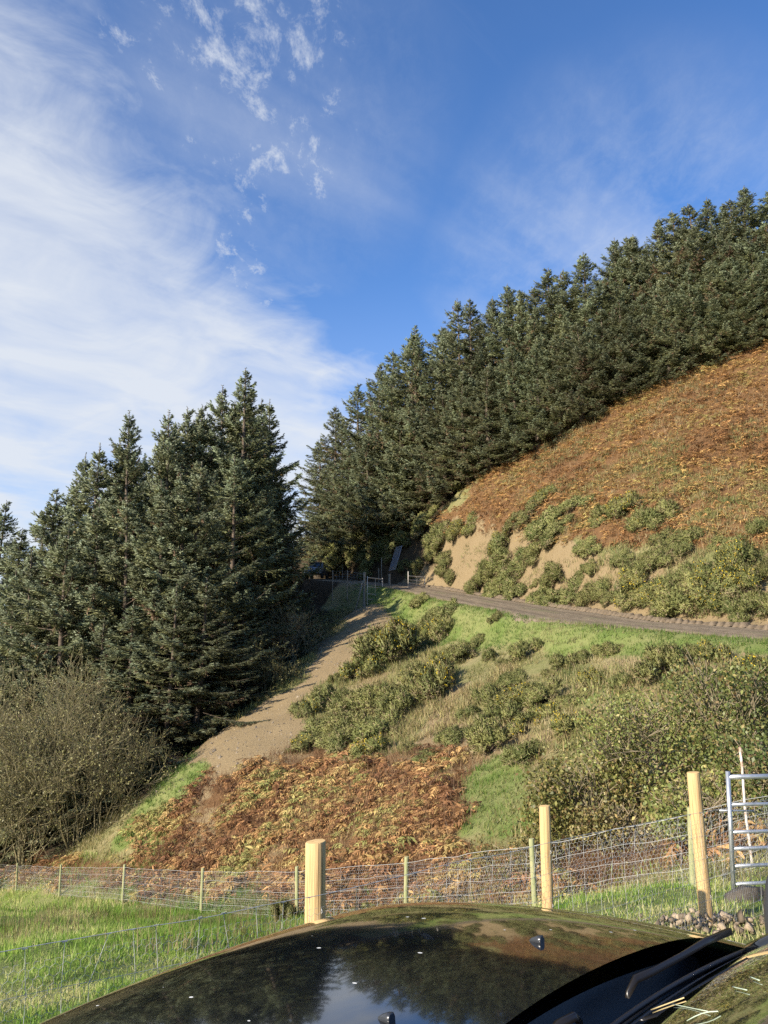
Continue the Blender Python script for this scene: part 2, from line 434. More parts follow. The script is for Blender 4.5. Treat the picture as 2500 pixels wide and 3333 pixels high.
# the track: a smooth centre line carved into the slope
tw = np.array([at(*p) for p in TRACK])
def catmull(P, n=14):
    P = np.asarray(P, float); out = []
    Pe = np.concatenate([2 * P[:1] - P[1:2], P, 2 * P[-1:] - P[-2:-1]])
    for i in range(1, len(Pe) - 2):
        t = np.linspace(0, 1, n, endpoint=False)[:, None]
        p0, p1, p2, p3 = Pe[i - 1], Pe[i], Pe[i + 1], Pe[i + 2]
        out.append(0.5 * ((2 * p1) + (-p0 + p2) * t + (2 * p0 - 5 * p1 + 4 * p2 - p3) * t ** 2 + (-p0 + 3 * p1 - 3 * p2 + p3) * t ** 3))
    out.append(P[-1:]); return np.concatenate(out)
TC = catmull(tw)
for _ in range(6): TC[1:-1, 2] = (TC[:-2, 2] + TC[1:-1, 2] * 2 + TC[2:, 2]) / 4
TT = np.gradient(TC, axis=0); TT[:, 2] = 0; TT = unit(TT)
TN = np.stack([TT[:, 1], -TT[:, 0], TT[:, 2]], -1)   # to the right when walking towards the gates: uphill side
HALF = 1.95
CROSS = 0.035
def track_coord(x, y):
    x = np.asarray(x, float); y = np.asarray(y, float)
    xf, yf = x.ravel(), y.ravel(); lat = np.full(xf.size, 99.0); zz = np.zeros(xf.size); idx = np.zeros(xf.size, int)
    near = np.where((xf > -22) & (xf < 45) & (yf > 14) & (yf < 98))[0]
    for i in range(0, near.size, 20000):
        n_ = near[i:i + 20000]
        d2 = (xf[n_, None] - TC[None, :, 0]) ** 2 + (yf[n_, None] - TC[None, :, 1]) ** 2
        j = d2.argmin(1)
        lat[n_] = (xf[n_] - TC[j, 0]) * TN[j, 0] + (yf[n_] - TC[j, 1]) * TN[j, 1]
        al = (xf[n_] - TC[j, 0]) * TT[j, 0] + (yf[n_] - TC[j, 1]) * TT[j, 1]
        g = np.gradient(TC[:, 2]) / (np.hypot(np.gradient(TC[:, 0]), np.gradient(TC[:, 1])) + 1e-9)
        zz[n_] = TC[j, 2] + al * g[j]
        idx[n_] = j
        far = np.sqrt(d2.min(1)) > np.abs(lat[n_]) + 1.0
        lat[n_[far]] = 99
    return lat.reshape(x.shape), zz.reshape(x.shape), idx.reshape(x.shape)
def ground_z(x, y):
    b = base_z(x, y); lat, tz, _ = track_coord(x, y)
    w = np.where(lat > 0, 1 - smooth01(np.abs(lat), HALF + 0.25, HALF + 2.4), 1 - smooth01(np.abs(lat), HALF + 0.1, HALF + 1.6))
    return b * (1 - w) + (tz + CROSS * lat) * w
def gz(x, y): return float(ground_z(np.array([x]), np.array([y]))[0])
def ground_at(px, py, y0=3.0, y1=110.0):
    r = ray(px, py); Y = np.concatenate([np.arange(y0, 30, 0.1), np.arange(30, y1, 0.2)])
    x = r[0] * Y / r[1]; z = EYE + r[2] * Y / r[1]
    g = ground_z(x, Y); hit = np.where(z <= g)[0]
    i = hit[0] if len(hit) else int(np.argmin(z - g))
    return np.array([x[i], Y[i], g[i]])

SCREE = [(1310, 1940), (1180, 1950), (1050, 2090), (930, 2240), (780, 2330), (600, 2400), (470, 2520), (470, 2570), (600, 2600), (720, 2560), (850, 2510), (960, 2440), (1000, 2300), (1110, 2220), (1170, 2100), (1260, 2060), (1330, 1990)]
SCREE2 = [(1420, 2280), (1340, 2350), (1290, 2420), (1340, 2480), (1480, 2500), (1600, 2500), (1600, 2440), (1480, 2400), (1440, 2330), (1560, 2240), (1520, 2220)]
CUT = [(1330, 1925), (1450, 1870), (1500, 1800), (1570, 1750), (1640, 1800), (1760, 1810), (1900, 1780), (2050, 1790), (2200, 1755), (2330, 1790), (2500, 1740), (2700, 1800), (2700, 2060), (2500, 2035), (2000, 2000), (1700, 1960), (1480, 1930)]
GREEN2 = [(1580, 2500), (1700, 2470), (1760, 2500), (1740, 2620), (1640, 2700), (1520, 2690), (1520, 2580)]
GREEN3 = [(650, 2430), (520, 2530), (340, 2840), (560, 2850), (600, 2620), (640, 2520)]
GREEN4 = [(1870, 2290), (1990, 2150), (2080, 2200), (2060, 2330), (1950, 2330)]
LOWER_BRACKEN = [(640, 2500), (720, 2560), (850, 2490), (960, 2450), (1100, 2440), (1250, 2460), (1500, 2480), (1530, 2560), (1510, 2740), (1700, 2760), (2300, 2730), (2500, 2680), (2500, 2800), (2300, 2830), (1300, 2900), (700, 2930), (380, 2880), (0, 2870), (-60, 2800), (380, 2800), (480, 2700), (600, 2620)]
UPPER_BRACKEN = [(1400, 1740), (1420, 1690), (1560, 1560), (1700, 1480), (1850, 1380), (2000, 1270), (2200, 1190), (2330, 1140), (2500, 1040), (2800, 900), (2800, 1760), (2500, 1770), (2340, 1790), (2200, 1760), (2030, 1800), (1880, 1740), (1750, 1780), (1600, 1740), (1540, 1740)]
def pmask(P, poly, ymin, ymax, ragged=0.9):
    """patches drawn on the terrain, their outlines roughened by about a metre"""
    dx = (fbm(P[..., 0], P[..., 1], 2.4, 91) - 0.47) * 3.2 * ragged; dz = (fbm(P[..., 0], P[..., 1], 1.9, 95) - 0.47) * 2.0 * ragged
    px, py = project(P + np.stack([dx, dx * 0, dz], -1))
    return inpoly(px, py, poly) & (P[..., 1] > ymin) & (P[..., 1] < ymax)
def fence_side(x, y):
    """positive on the field side of the far fence"""
    fx = np.array([p[0] for p in FARW]); fy = np.array([p[1] for p in FARW])
    o = np.argsort(fx); return np.interp(x, fx[o], fy[o]) - y
FARW = [at(x, b, Y) for x, t, b, Y in FAR_POSTS]
FARW = [FARW[0] + (FARW[0] - FARW[1]) * 4] + FARW + [np.array([9.0, 10.4, 0])]

def graded(lo, hi, step, far, n):
    g = np.geomspace(step, far, n)
    g = np.cumsum(g / g.sum() * far) if False else np.geomspace(step * 2, far, n)
    return np.concatenate([lo - g[::-1], np.arange(lo, hi, step), hi + g])
gx = graded(-28, 40, 0.29, 2500, 26); gy = graded(2, 86, 0.31, 2500, 26)
GX, GY = np.meshgrid(gx, gy)
GZ = ground_z(GX, GY)
lat, _, _ = track_coord(GX, GY)
offtrack = smooth01(np.abs(lat), HALF, HALF + 1.0)
fld = smooth01(fence_side(GX, GY), -0.5, 0.8)
GP = np.stack([GX, GY, GZ], -1)
def relief_z(x, y, lat_):
    off = smooth01(np.abs(lat_), HALF, HALF + 1.0)
    rel = (fbm(x, y, 2.2, 3) - 0.5) * 0.35 + (fbm(x, y, 0.8, 5, 3) - 0.45) * 0.16
    cutting = smooth01(lat_, HALF + 0.3, HALF + 1.5) * (1 - smooth01(lat_, 10, 15)) * (lat_ < 50)
    rel = rel + cutting * ((np.abs(fbm(x + y * 0.4, y, 1.9, 66) - 0.47) * -1.5 + 0.12) + (fbm(x, y, 0.7, 71, 3) - 0.45) * 0.35)
    tuss = smooth01(fence_side(x, y), 0.0, 1.5) * smooth01(np.asarray(y, float), 5.5, 9)
    rel = rel + tuss * (vnoise(x, y, 0.9, 88) - 0.5) * 0.22
    return rel * off * np.where(np.asarray(y) < 9, 0.35, 1.0) * smooth01(np.hypot(x, y), 2.5, 6)
GZ2 = GZ + relief_z(GX, GY, lat)
soil = np.zeros(GX.shape); green = np.zeros(GX.shape)
soil[pmask(GP, SCREE, 24, 64)] = 1
soil[pmask(GP, SCREE2, 20, 40)] = 0.75
cutm = pmask(GP, CUT, 24, 66) & (lat > 0); soil[cutm & (fbm(GX, GY, 2.6, 23) > 0.52)] = 0.85
soil[(np.abs(lat) < HALF + 0.5)] = 1
soil[(lat > 0) & (lat < HALF + 1.3 + 1.8 * fbm(GX, GY, 3.0, 27))] = 1
green[fld > 0.5] = 1
bankpatch = (lat < -HALF - 2.0) & (lat > -60) & (fld < 0.3) & (GX > -9) & (GY > 14) & (GY < 62) & (fbm(GX, GY, 3.2, 33) > 0.57)
soil[bankpatch] = np.maximum(soil[bankpatch], 0.72)
verge = (lat < -HALF - 0.1) & (lat > -HALF - 0.6 - 2.0 * fbm(GX, GY, 4.0, 37)) & (GY < 66); green[verge] = 1; soil[verge] = 0
for g_, a, b in ((GREEN2, 15, 30), (GREEN3, 24, 40), (GREEN4, 18, 36)): green[pmask(GP, g_, a, b)] = 1
soil[green > 0.5] = 0
deadm = pmask(GP, LOWER_BRACKEN, 10, 42) | (pmask(GP, UPPER_BRACKEN, 25, 75) & (lat > HALF))
litter = (deadm & (fld < 0.5)).astype(float)
forest_and_shade = ((GY > 62) & (GX < 5) & (np.abs(lat) > 4)) | ((GX < -9.5) & (fld < 0.3) & (GY > 38)) | (GY > 70)
forest_and_shade |= (lat > HALF + 1.2) & (lat < 50) & (GX < 5.2) & (GY > 58)  # dark soil and tree shade painted together on the cut bank by the gates
forest_and_shade = forest_and_shade.astype(float)
def blur(a, k=1):
    for _ in range(k):
        b = np.pad(a, 1, mode='edge'); a = (b[:-2, 1:-1] + b[2:, 1:-1] + b[1:-1, :-2] + b[1:-1, 2:] + 2 * b[1:-1, 1:-1]) / 6
    return a
soil, green, litter, forest_and_shade = blur(soil, 2), blur(green, 2), blur(litter, 3), blur(forest_and_shade, 6)
ny, nx = GX.shape
ii = np.arange(ny - 1)[:, None] * nx + np.arange(nx - 1)[None]
Q = np.stack([ii, ii + 1, ii + nx + 1, ii + nx], -1).reshape(-1, 4)
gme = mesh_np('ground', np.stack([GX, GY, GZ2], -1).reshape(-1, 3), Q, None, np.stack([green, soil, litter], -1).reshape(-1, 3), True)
fa = gme.attributes.new('forest_and_shade', 'FLOAT', 'POINT'); fa.data.foreach_set('value', forest_and_shade.ravel().astype(np.float32))

def ground_material():
    m = bpy.data.materials.new('hillside_ground'); m.use_nodes = True
    nt = m.node_tree; N, L = nt.nodes, nt.links; b = N['Principled BSDF']
    b.inputs['Roughness'].default_value = 0.92; b.inputs['Specular IOR Level'].default_value = 0.15
    tc = N.new('ShaderNodeTexCoord')
    def nz(sc, det=6, ro=0.6):
        n = N.new('ShaderNodeTexNoise'); n.inputs['Scale'].default_value = sc; n.inputs['Detail'].default_value = det; n.inputs['Roughness'].default_value = ro
        L.new(tc.outputs['Object'], n.inputs['Vector']); return n.outputs['Fac']
    def ramp(f, lo, hi, c1, c2):
        r = N.new('ShaderNodeValToRGB'); L.new(f, r.inputs[0]); r.color_ramp.elements[0].position = lo; r.color_ramp.elements[1].position = hi
        r.color_ramp.elements[0].color = (*c1, 1); r.color_ramp.elements[1].color = (*c2, 1); return r.outputs[0]
    def mix(f, a, c):
        x = N.new('ShaderNodeMix'); x.data_type = 'RGBA'; L.new(f, x.inputs['Factor']); L.new(a, x.inputs['A']); L.new(c, x.inputs['B']); return x.outputs['Result']
    def mth(op, a, c):
        x = N.new('ShaderNodeMath'); x.operation = op
        for i, v in enumerate((a, c)):
            if isinstance(v, (int, float)): x.inputs[i].default_value = v
            else: L.new(v, x.inputs[i])
        return x.outputs[0]
    def edge(msk, n, w=0.5):
        s_ = mth('ADD', msk, mth('MULTIPLY', mth('SUBTRACT', n, 0.5), w * 2))
        r = N.new('ShaderNodeMapRange'); r.interpolation_type = 'SMOOTHSTEP'; L.new(s_, r.inputs[0]); r.inputs[1].default_value = 0.32; r.inputs[2].default_value = 0.68
        return r.outputs[0]
    at_ = N.new('ShaderNodeAttribute'); at_.attribute_name = 'Col'
    sp = N.new('ShaderNodeSeparateColor'); L.new(at_.outputs['Color'], sp.inputs[0])
    fo = N.new('ShaderNodeAttribute'); fo.attribute_name = 'forest_and_shade'
    n1, n2, n3, n4 = nz(0.55), nz(2.6), nz(11, 8, 0.7), nz(45, 4, 0.7)
    rough_grass = mix(n2, ramp(n3, 0.35, 0.7, (0.15, 0.148, 0.056), (0.33, 0.275, 0.14)), ramp(n1, 0.42, 0.6, (0.14, 0.158, 0.05), (0.31, 0.255, 0.13)))
    grass = mix(n2, ramp(n3, 0.3, 0.75, (0.10, 0.145, 0.032), (0.20, 0.245, 0.07)), ramp(n1, 0.4, 0.62, (0.13, 0.18, 0.045), (0.27, 0.25, 0.11)))
    soilc = mix(n2, ramp(n3, 0.3, 0.72, (0.175, 0.122, 0.060), (0.32, 0.240, 0.132)), ramp(n4, 0.35, 0.75, (0.185, 0.136, 0.074), (0.38, 0.295, 0.172)))
    lit = mix(n2, ramp(n3, 0.3, 0.7, (0.085, 0.044, 0.020), (0.22, 0.118, 0.052)), ramp(n4, 0.3, 0.7, (0.10, 0.056, 0.026), (0.22, 0.130, 0.060)))
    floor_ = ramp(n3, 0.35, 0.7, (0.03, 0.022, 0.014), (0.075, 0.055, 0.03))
    c = mix(edge(sp.outputs[2], n2, 0.4), rough_grass, lit)
    c = mix(edge(sp.outputs[1], n2, 0.55), c, soilc)
    c = mix(edge(sp.outputs[0], n2, 0.45), c, grass)
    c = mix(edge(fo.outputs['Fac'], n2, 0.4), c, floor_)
    L.new(c, b.inputs['Base Color'])
    bp = N.new('ShaderNodeBump'); bp.inputs['Strength'].default_value = 0.7; bp.inputs['Distance'].default_value = 0.09
    L.new(mth('ADD', n3, mth('MULTIPLY', n4, 0.5)), bp.inputs['Height']); L.new(bp.outputs[0], b.inputs['Normal'])
    return m
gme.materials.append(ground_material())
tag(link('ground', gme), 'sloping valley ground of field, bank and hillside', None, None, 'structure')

def surf(x, y):
    """height of the built ground sheet, relief included"""
    lat_, _, _ = track_coord(x, y)
    return ground_z(x, y) + relief_z(x, y, lat_)
def sz(x, y): return float(surf(np.array([float(x)]), np.array([float(y)]))[0])
def surf_at(px, py, y0=3.0, y1=110.0):
    p = ground_at(px, py, y0, y1); p[2] = sz(p[0], p[1]); return p

# track surface
def track_mesh():
    ls = np.linspace(-HALF, HALF, 27); n = len(TC)
    V = np.zeros((n, len(ls), 3))
    S = np.cumsum(np.r_[0, np.hypot(*np.diff(TC[:, :2], axis=0).T)])
    for k, l in enumerate(ls):
        w = l + 0.0
        edgew = (vnoise(S, S * 0, 1.7, 9) - 0.5) * 0.7 * (abs(l) / HALF) ** 6
        # passing place: widened on the downhill side
        wid = np.interp(np.arange(n), [40, 56, 64, 78], [0, 0.5, 0.5, 0]) * (max(-l, 0) / HALF) ** 2
        ll = l + edgew * np.sign(l) - wid
        V[:, k, :2] = TC[:, :2] + TN[:, :2] * ll[:, None]
        rut = -0.05 * np.exp(-((abs(l) - 0.85) / 0.28) ** 2)
        V[:, k, 2] = ground_z(V[:, k, 0], V[:, k, 1]) + 0.06 + rut + (vnoise(S, S * 0 + l * 3, 0.6, 4) - 0.5) * 0.05 - 0.11 * (abs(l) / HALF) ** 10
    m = len(ls); i2 = np.arange(n - 1)[:, None] * m + np.arange(m - 1)[None]
    Q = np.stack([i2, i2 + 1, i2 + m + 1, i2 + m], -1).reshape(-1, 4)
    tone = np.zeros((n, m, 3))
    for k, l in enumerate(ls):
        rutw = math.exp(-((abs(l) - 0.85) / 0.3) ** 2); crown_ = math.exp(-(l / 0.3) ** 2); gr = crown_ * smooth01(fbm(S, S * 0 + 3, 2.5, 6), 0.35, 0.6)
        base = np.array([0.225, 0.178, 0.122]) * (1 - 0.28 * rutw) * (0.85 + 0.4 * fbm(S, S * 0 + l * 2, 1.1, 8))[:, None]
        tone[:, k] = base * (1 - 0.5 * gr[:, None]) + np.array([0.12, 0.13, 0.05]) * 0.5 * gr[:, None]
    return mesh_np('track', V.reshape(-1, 3), Q, None, tone.reshape(-1, 3), True)
M['track'] = material('gravel_track', attr=True, rough=0.95, spec=0.1, noise=((3.2, 3.2, 3.2), (0.135, 0.103, 0.068), 0.46, 0.72), bump=((26, 26, 26), 0.8, 0.05))
TCX = TC; track = link('track', track_mesh()); track.data.materials.append(M['track'])
tag(track, 'grey brown gravel farm track crossing the hillside to the gates', None, None, 'structure')
# ridge pushed up along the uphill edge, printed by digger tracks
S = np.cumsum(np.r_[0, np.hypot(*np.diff(TC[:, :2], axis=0).T)])
M['ridge'] = material('soil_ridge', (0.20, 0.155, 0.105), 0.95, spec=0.1, noise=((5, 5, 5), (0.12, 0.09, 0.06), 0.4, 0.7), bump=((20, 20, 20), 0.7, 0.04))
def ridge():
    mb = MB(); r2 = np.random.default_rng(3)
    for s_ in np.arange(1.5, 50, 0.34):
        c = np.array([np.interp(s_, S, TC[:, k]) for k in range(3)]); j = int(np.interp(s_, S, np.arange(len(S))))
        nrm, tan = TN[j], TT[j]
        lo = HALF - 0.12 + r2.normal() * 0.03; hi = HALF + 0.38 + r2.normal() * 0.04
        h = 0.13 + r2.random() * 0.09; wd = 0.06 + r2.random() * 0.035
        V = []
        for a_, hh in ((lo, 0.0), (lo + 0.16, h), (hi - 0.1, h * 1.0), (hi, 0.05)):
            for sgn in (-1, 1):
                p = c + nrm * a_ + tan * (sgn * wd * (0.7 if hh > 0.05 else 1)); p[2] = c[2] + CROSS * a_ + hh + 0.02; V.append(p)
        mb.add(V, [[0, 1, 3, 2], [2, 3, 5, 4], [4, 5, 7, 6], [0, 2, 4, 6], [7, 5, 3, 1]])
    return mb
rd = ridge().obj('tread_ridge', M['ridge'], track); rd['kind'] = 'stuff'

# ------------------------------------------------------------------ spruce trees
def spruce_meshes(seed, H=15.0, ratio=0.36, droop=1.0, gap=0.85):
    r = np.random.default_rng(seed)
    lean = r.normal(size=2) * 0.16
    tk = MB()
    zs = np.linspace(0, H, 14)
    tk.tube(np.stack([lean[0] * np.sin(zs / H * 2.2), lean[1] * np.sin(zs / H * 2.7), zs], -1), 0.20 * (1 - zs / H) ** 0.9 + 0.012, 8)
    mb = MB(); stems0, stems1, sr = [], [], []
    R0 = H * ratio
    old = np.array([0.140, 0.142, 0.052]); new = np.array([0.220, 0.258, 0.158]); dead = np.array([0.19, 0.130, 0.072])
    def branch(z, az, Lb, e0, e1, h):
        n = 10; t = np.linspace(0, 1, n)
        el = e0 + (e1 - e0) * t ** 1.6 - 0.34 * droop * np.sin(pi * t) * (1 - h)
        st = Lb / (n - 1)
        rad = np.r_[0, np.cumsum(np.cos(el[1:]) * st)]; up = np.r_[0, np.cumsum(np.sin(el[1:]) * st)]
        azs = az + r.normal() * 0.16 * t
        P = np.stack([np.cos(azs) * rad, np.sin(azs) * rad, z + up], -1)
        P[:, 0] += lean[0] * sin(h * 2.2); P[:, 1] += lean[1] * sin(h * 2.7)
        stems0.append(P[:-1]); stems1.append(P[1:]); sr.append(np.maximum(0.040 * min(Lb / 2.5, 1) * (1 - t[:-1]), 0.007))
        m = max(6, int(Lb * 16))
        tt = np.sort(r.uniform(0.10 if h > 0.7 else 0.20, 1.0, m)); tt[-1] = 1.0
        B = np.stack([np.interp(tt, t, P[:, c]) for c in range(3)], -1)
        ea = np.interp(tt, t, el)
        sgn = np.where(np.arange(m) % 2 == 0, 1, -1)
        off = sgn * r.uniform(0.55, 1.05, m) * (1 - 0.6 * tt ** 2)
        hang = r.random(m) < 0.30 * (1 - h)
        elv = ea * 0.7 + r.normal(size=m) * 0.20 - 0.10
        elv = np.where(hang, -r.uniform(0.9, 1.45, m), elv)
        off[-1] = 0; elv[-1] = ea[-1]
        aa = np.interp(tt, t, azs) + off
        D = np.stack([np.cos(aa) * np.cos(elv), np.sin(aa) * np.cos(elv), np.sin(elv)], -1)
        big = min(Lb / 2.6, 1.0)
        ln = (0.16 + 0.80 * big * (1 - tt) ** 0.7 * np.minimum(tt / 0.35, 1)) * r.uniform(0.65, 1.2, m)
        ln = np.where(hang, np.minimum(ln, 0.6) * 0.8, ln)
        fresh = np.clip(0.0 + 0.9 * tt ** 1.8 + 0.3 * (h - 0.4) + r.normal(size=m) * 0.15, 0, 1)
        fresh = np.where(hang, fresh * 0.25, fresh)
        brown = r.random() < 0.14 * (1 - h)
        c = old + (new - old) * fresh[:, None]
        dm = (r.random(m) < (0.55 if brown else 0.2)) & (hang | brown)
        c = np.where(dm[:, None], dead, c) * r.uniform(0.75, 1.2) * r.uniform(0.85, 1.15, (m, 1))
        ax_ = np.array([lean[0] * sin(h * 2.2), lean[1] * sin(h * 2.7), 0])
        def soft(Q):
            o_ = Q - ax_; o_[:, 2] = 0; return unit(unit(o_) * 0.6 + np.array([0, 0, 0.42]) + r.normal(size=Q.shape) * 0.42)
        mb.leaves(B, D, side_of(D, r), ln, 0.036, c, mid=0.5, nrm=soft(B.copy()))
        ns = 14
        f = np.linspace(0.08, 0.98, ns)
        Bs = (B[:, None] + D[:, None] * (ln[:, None] * f[None])[..., None]).reshape(-1, 3)
        Dm = np.repeat(D, ns, 0)
        hz = np.cross(Dm, np.array([0, 0, 1.0])); hz = unit(hz) * np.tile(np.where(np.arange(ns) % 2 == 0, 1, -1), m)[:, None]
        Ds = unit(Dm * 0.8 + hz * r.uniform(0.35, 0.8, (len(Dm), 1)) + r.normal(size=Dm.shape) * 0.22 + np.array([0, 0, -0.16]))
        tipf = np.tile(f, m)[:, None]
        cs = np.repeat(c, ns, 0) * r.uniform(0.8, 1.2, (len(Dm), 1)) * (0.88 + 0.24 * tipf)
        sl = np.repeat(ln, ns) * r.uniform(0.18, 0.34, len(Dm)) * (1.15 - 0.7 * tipf[:, 0]) + 0.07
        mb.leaves(Bs, Ds, side_of(Ds, r), sl, 0.037, cs, mid=0.5, nrm=soft(Bs.copy()))
    z = 0.4
    while z < H - 0.55:
        h = z / H
        prof = (1 - h) ** 0.74 * (0.84 + 0.16 * min(1, h / 0.10)) + 0.004
        if h > 0.78: prof = 0.22 ** 0.74 * ((1 - h) / 0.22) ** 1.3 + 0.01
        nb = 5 if h > 0.85 else r.integers(5, 7)
        az0 = r.random() * 6.28
        for k in range(nb):
            Lb = max(R0 * prof * r.uniform(0.6, 1.12), 0.16)
            if r.random() < 0.15: Lb *= 1.22
            e0 = np.interp(h, [0, 0.3, 0.7, 1], [-0.20, 0.06, 0.42, 0.85]) + r.normal() * 0.13
            branch(z + r.normal() * 0.10, az0 + k * 2 * pi / nb + r.normal() * 0.22, Lb, e0, e0 + np.interp(h, [0, 1], [0.62, 0.15]) + r.normal() * 0.12, h)
        if h < 0.92:
            for k in range(3):
                branch(z + r.uniform(0.2, 0.6) * gap, r.random() * 6.28, R0 * prof * r.uniform(0.3, 0.65), np.interp(h, [0, 1], [0.1, 0.6]), np.interp(h, [0, 1], [0.35, 0.8]), h)
        z += r.uniform(0.8, 1.2) * gap * (1.0 if h < 0.82 else 0.48)
    # leader shoot
    n = 44; zt = r.uniform(H - 1.1, H, n); D = unit(np.stack([r.normal(size=n), r.normal(size=n), np.full(n, 1.3)], -1))
    mb.leaves(np.stack([np.full(n, lean[0] * sin(2.2)), np.full(n, lean[1] * sin(2.7)), zt], -1), D, side_of(D, r), 0.11, 0.035, np.array([0.16, 0.18, 0.11]), nrm=unit(D * np.array([1, 1, 0.4])))
    tk.segs(np.concatenate(stems0), np.concatenate(stems1), np.concatenate(sr), None, 3)
    return tk.mesh('trunk', [M['bark']], True), mb.mesh('crown', [M['needle']])
SPR = [spruce_meshes(100 + i, 15.0, *q) for i, q in enumerate(((0.32, 1.0, 0.80), (0.36, 1.3, 0.9), (0.29, 0.8, 0.72), (0.34, 0.6, 0.85)))]
SPR_H = 15.0
def spruce(px, py, Y, label, group, wide=1.0, var=None, r=random.Random(5)):
    top = at(px, py, Y); g = gz(top[0], top[1]); h = max(top[2] - g, 3.0)
    v = r.randrange(len(SPR)) if var is None else var
    e = empty('spruce_tree', (top[0], top[1], g - 0.1), r.random() * 6.28)
    s_ = (h + 0.1) / SPR_H; w = wide * (0.35 * s_ + 0.65) if s_ > 1 else wide * (0.5 + 0.5 * s_)
    ww = r.uniform(0.88, 1.14)
    e.scale = (w * ww, w * ww, s_); e.rotation_euler = (r.gauss(0, 0.018), r.gauss(0, 0.018), e.rotation_euler.z)
    link('trunk', SPR[v][0], e); link('crown', SPR[v][1], e)
    tag(e, label, 'spruce', group)
    return e
ORD = ['first', 'second', 'third', 'fourth', 'fifth', 'sixth', 'seventh', 'eighth', 'ninth', 'tenth', 'eleventh', 'twelfth', 'thirteenth', 'fourteenth', 'fifteenth', 'sixteenth', 'seventeenth', 'eighteenth', 'nineteenth', 'twentieth',
       'twenty-first', 'twenty-second', 'twenty-third', 'twenty-fourth', 'twenty-fifth', 'twenty-sixth', 'twenty-seventh', 'twenty-eighth', 'twenty-ninth', 'thirtieth', 'thirty-first', 'thirty-second', 'thirty-third', 'thirty-fourth', 'thirty-fifth', 'thirty-sixth', 'thirty-seventh', 'thirty-eighth', 'thirty-ninth', 'fortieth',
       'forty-first', 'forty-second', 'forty-third', 'forty-fourth', 'forty-fifth', 'forty-sixth', 'forty-seventh', 'forty-eighth', 'forty-ninth', 'fiftieth', 'fifty-first', 'fifty-second', 'fifty-third', 'fifty-fourth', 'fifty-fifth', 'fifty-sixth', 'fifty-seventh', 'fifty-eighth', 'fifty-ninth', 'sixtieth']
RIGHT_TOPS = [(1040, 1430, 90), (1095, 1318, 86), (1155, 1247, 83), (1222, 1180, 81), (1258, 1133, 79), (1323, 1100, 77), (1372, 1063, 76), (1415, 1057, 75), (1486, 965, 73), (1530, 980, 72), (1594, 957, 71), (1657, 910, 70), (1693, 943, 69.5), (1741, 928, 69), (1795, 868, 68.5), (1844, 877, 68), (1892, 823, 67.5), (1982, 775, 67), (2033, 772, 66.5), (2070, 769, 66), (2127, 717, 65.5), (2175, 684, 65), (2247, 663, 64), (2311, 630, 63), (2350, 645, 62.5), (2434, 600, 61.5), (2488, 618, 61)]
for i, t in enumerate(RIGHT_TOPS):
    spruce(*t, f'{ORD[i]} spruce tip from the left along the skyline above the gates and bracken hill', 'spruces of the wood above the bracken hill', 1.3)
RIGHT_FRONT = [(1075, 1560, 84), (1140, 1480, 80), (1200, 1410, 77.5), (1290, 1330, 75.5), (1370, 1280, 73.5), (1440, 1240, 71), (1520, 1200, 68.5), (1590, 1190, 67), (1665, 1120, 66), (1740, 1110, 64.5), (1810, 1080, 64), (1880, 1050, 63), (1950, 1000, 62.5), (2020, 980, 62), (2090, 950, 61.5), (2160, 905, 61), (2230, 880, 60.5), (2300, 850, 60), (2370, 830, 59.5), (2440, 790, 59), (2510, 770, 58.5)]
for i, t in enumerate(RIGHT_FRONT):
    spruce(*t, f'{ORD[i]} spruce from the left in the front row above the bracken', 'front row spruces at the bracken edge', 1.35)
rb = random.Random(11)
for i, (x, y, Y) in enumerate(RIGHT_TOPS[1::2]):
    spruce(x + rb.uniform(15, 45), y + rb.uniform(12, 60), Y + rb.uniform(4, 8), 'spruce standing behind the skyline row of the wood above the bracken hill', 'back row spruces above the bracken hill', 1.3)
LEFT_TOPS = [(12, 1625, 62), (70, 1720, 55), (132, 1640, 54), (210, 1590, 54), (258, 1560, 56), (298, 1470, 55), (333, 1448, 54), (366, 1455, 56), (410, 1432, 55), (470, 1337, 53), (555, 1345, 54), (610, 1330, 56), (660, 1320, 56), (725, 1262, 58), (790, 1208, 58), (850, 1300, 62), (872, 1395, 63), (895, 1475, 65), (915, 1545, 67)]
for i, t in enumerate(LEFT_TOPS):
    lab = 'broad spruce with the highest tip of the stand beside the scree' if i == 14 else f'{ORD[i]} spruce tip from the left along the skyline of the stand beside the scree'
    spruce(*t, lab, 'spruces of the stand beside the scree', 1.6 if i == 14 else (0.58 if i > 15 else 1.36))
LEFT_FRONT = [(35, 1850, 48), (110, 1790, 47), (190, 1760, 46.5), (270, 1700, 46), (345, 1640, 46.5), (430, 1610, 46), (510, 1560, 46), (590, 1540, 46.5), (670, 1500, 47), (745, 1490, 53), (815, 1480, 57), (870, 1560, 61)]
for i, t in enumerate(LEFT_FRONT):
    spruce(*t, f'{ORD[i]} spruce from the left in the front row of the stand beside the scree', 'front row spruces beside the scree', 1.38)
LEFT_LOW = [(330, 2010, 43.5), (450, 1960, 42.5), (560, 1900, 42.5), (650, 1880, 43.5), (730, 1880, 46), (805, 1870, 50.5), (870, 1800, 59)]
for i, t in enumerate(LEFT_LOW):
    spruce(*t, f'{ORD[i]} low spruce from the left hanging its branches over the shaded edge of the scree', 'low spruces over the scree edge', 1.35)
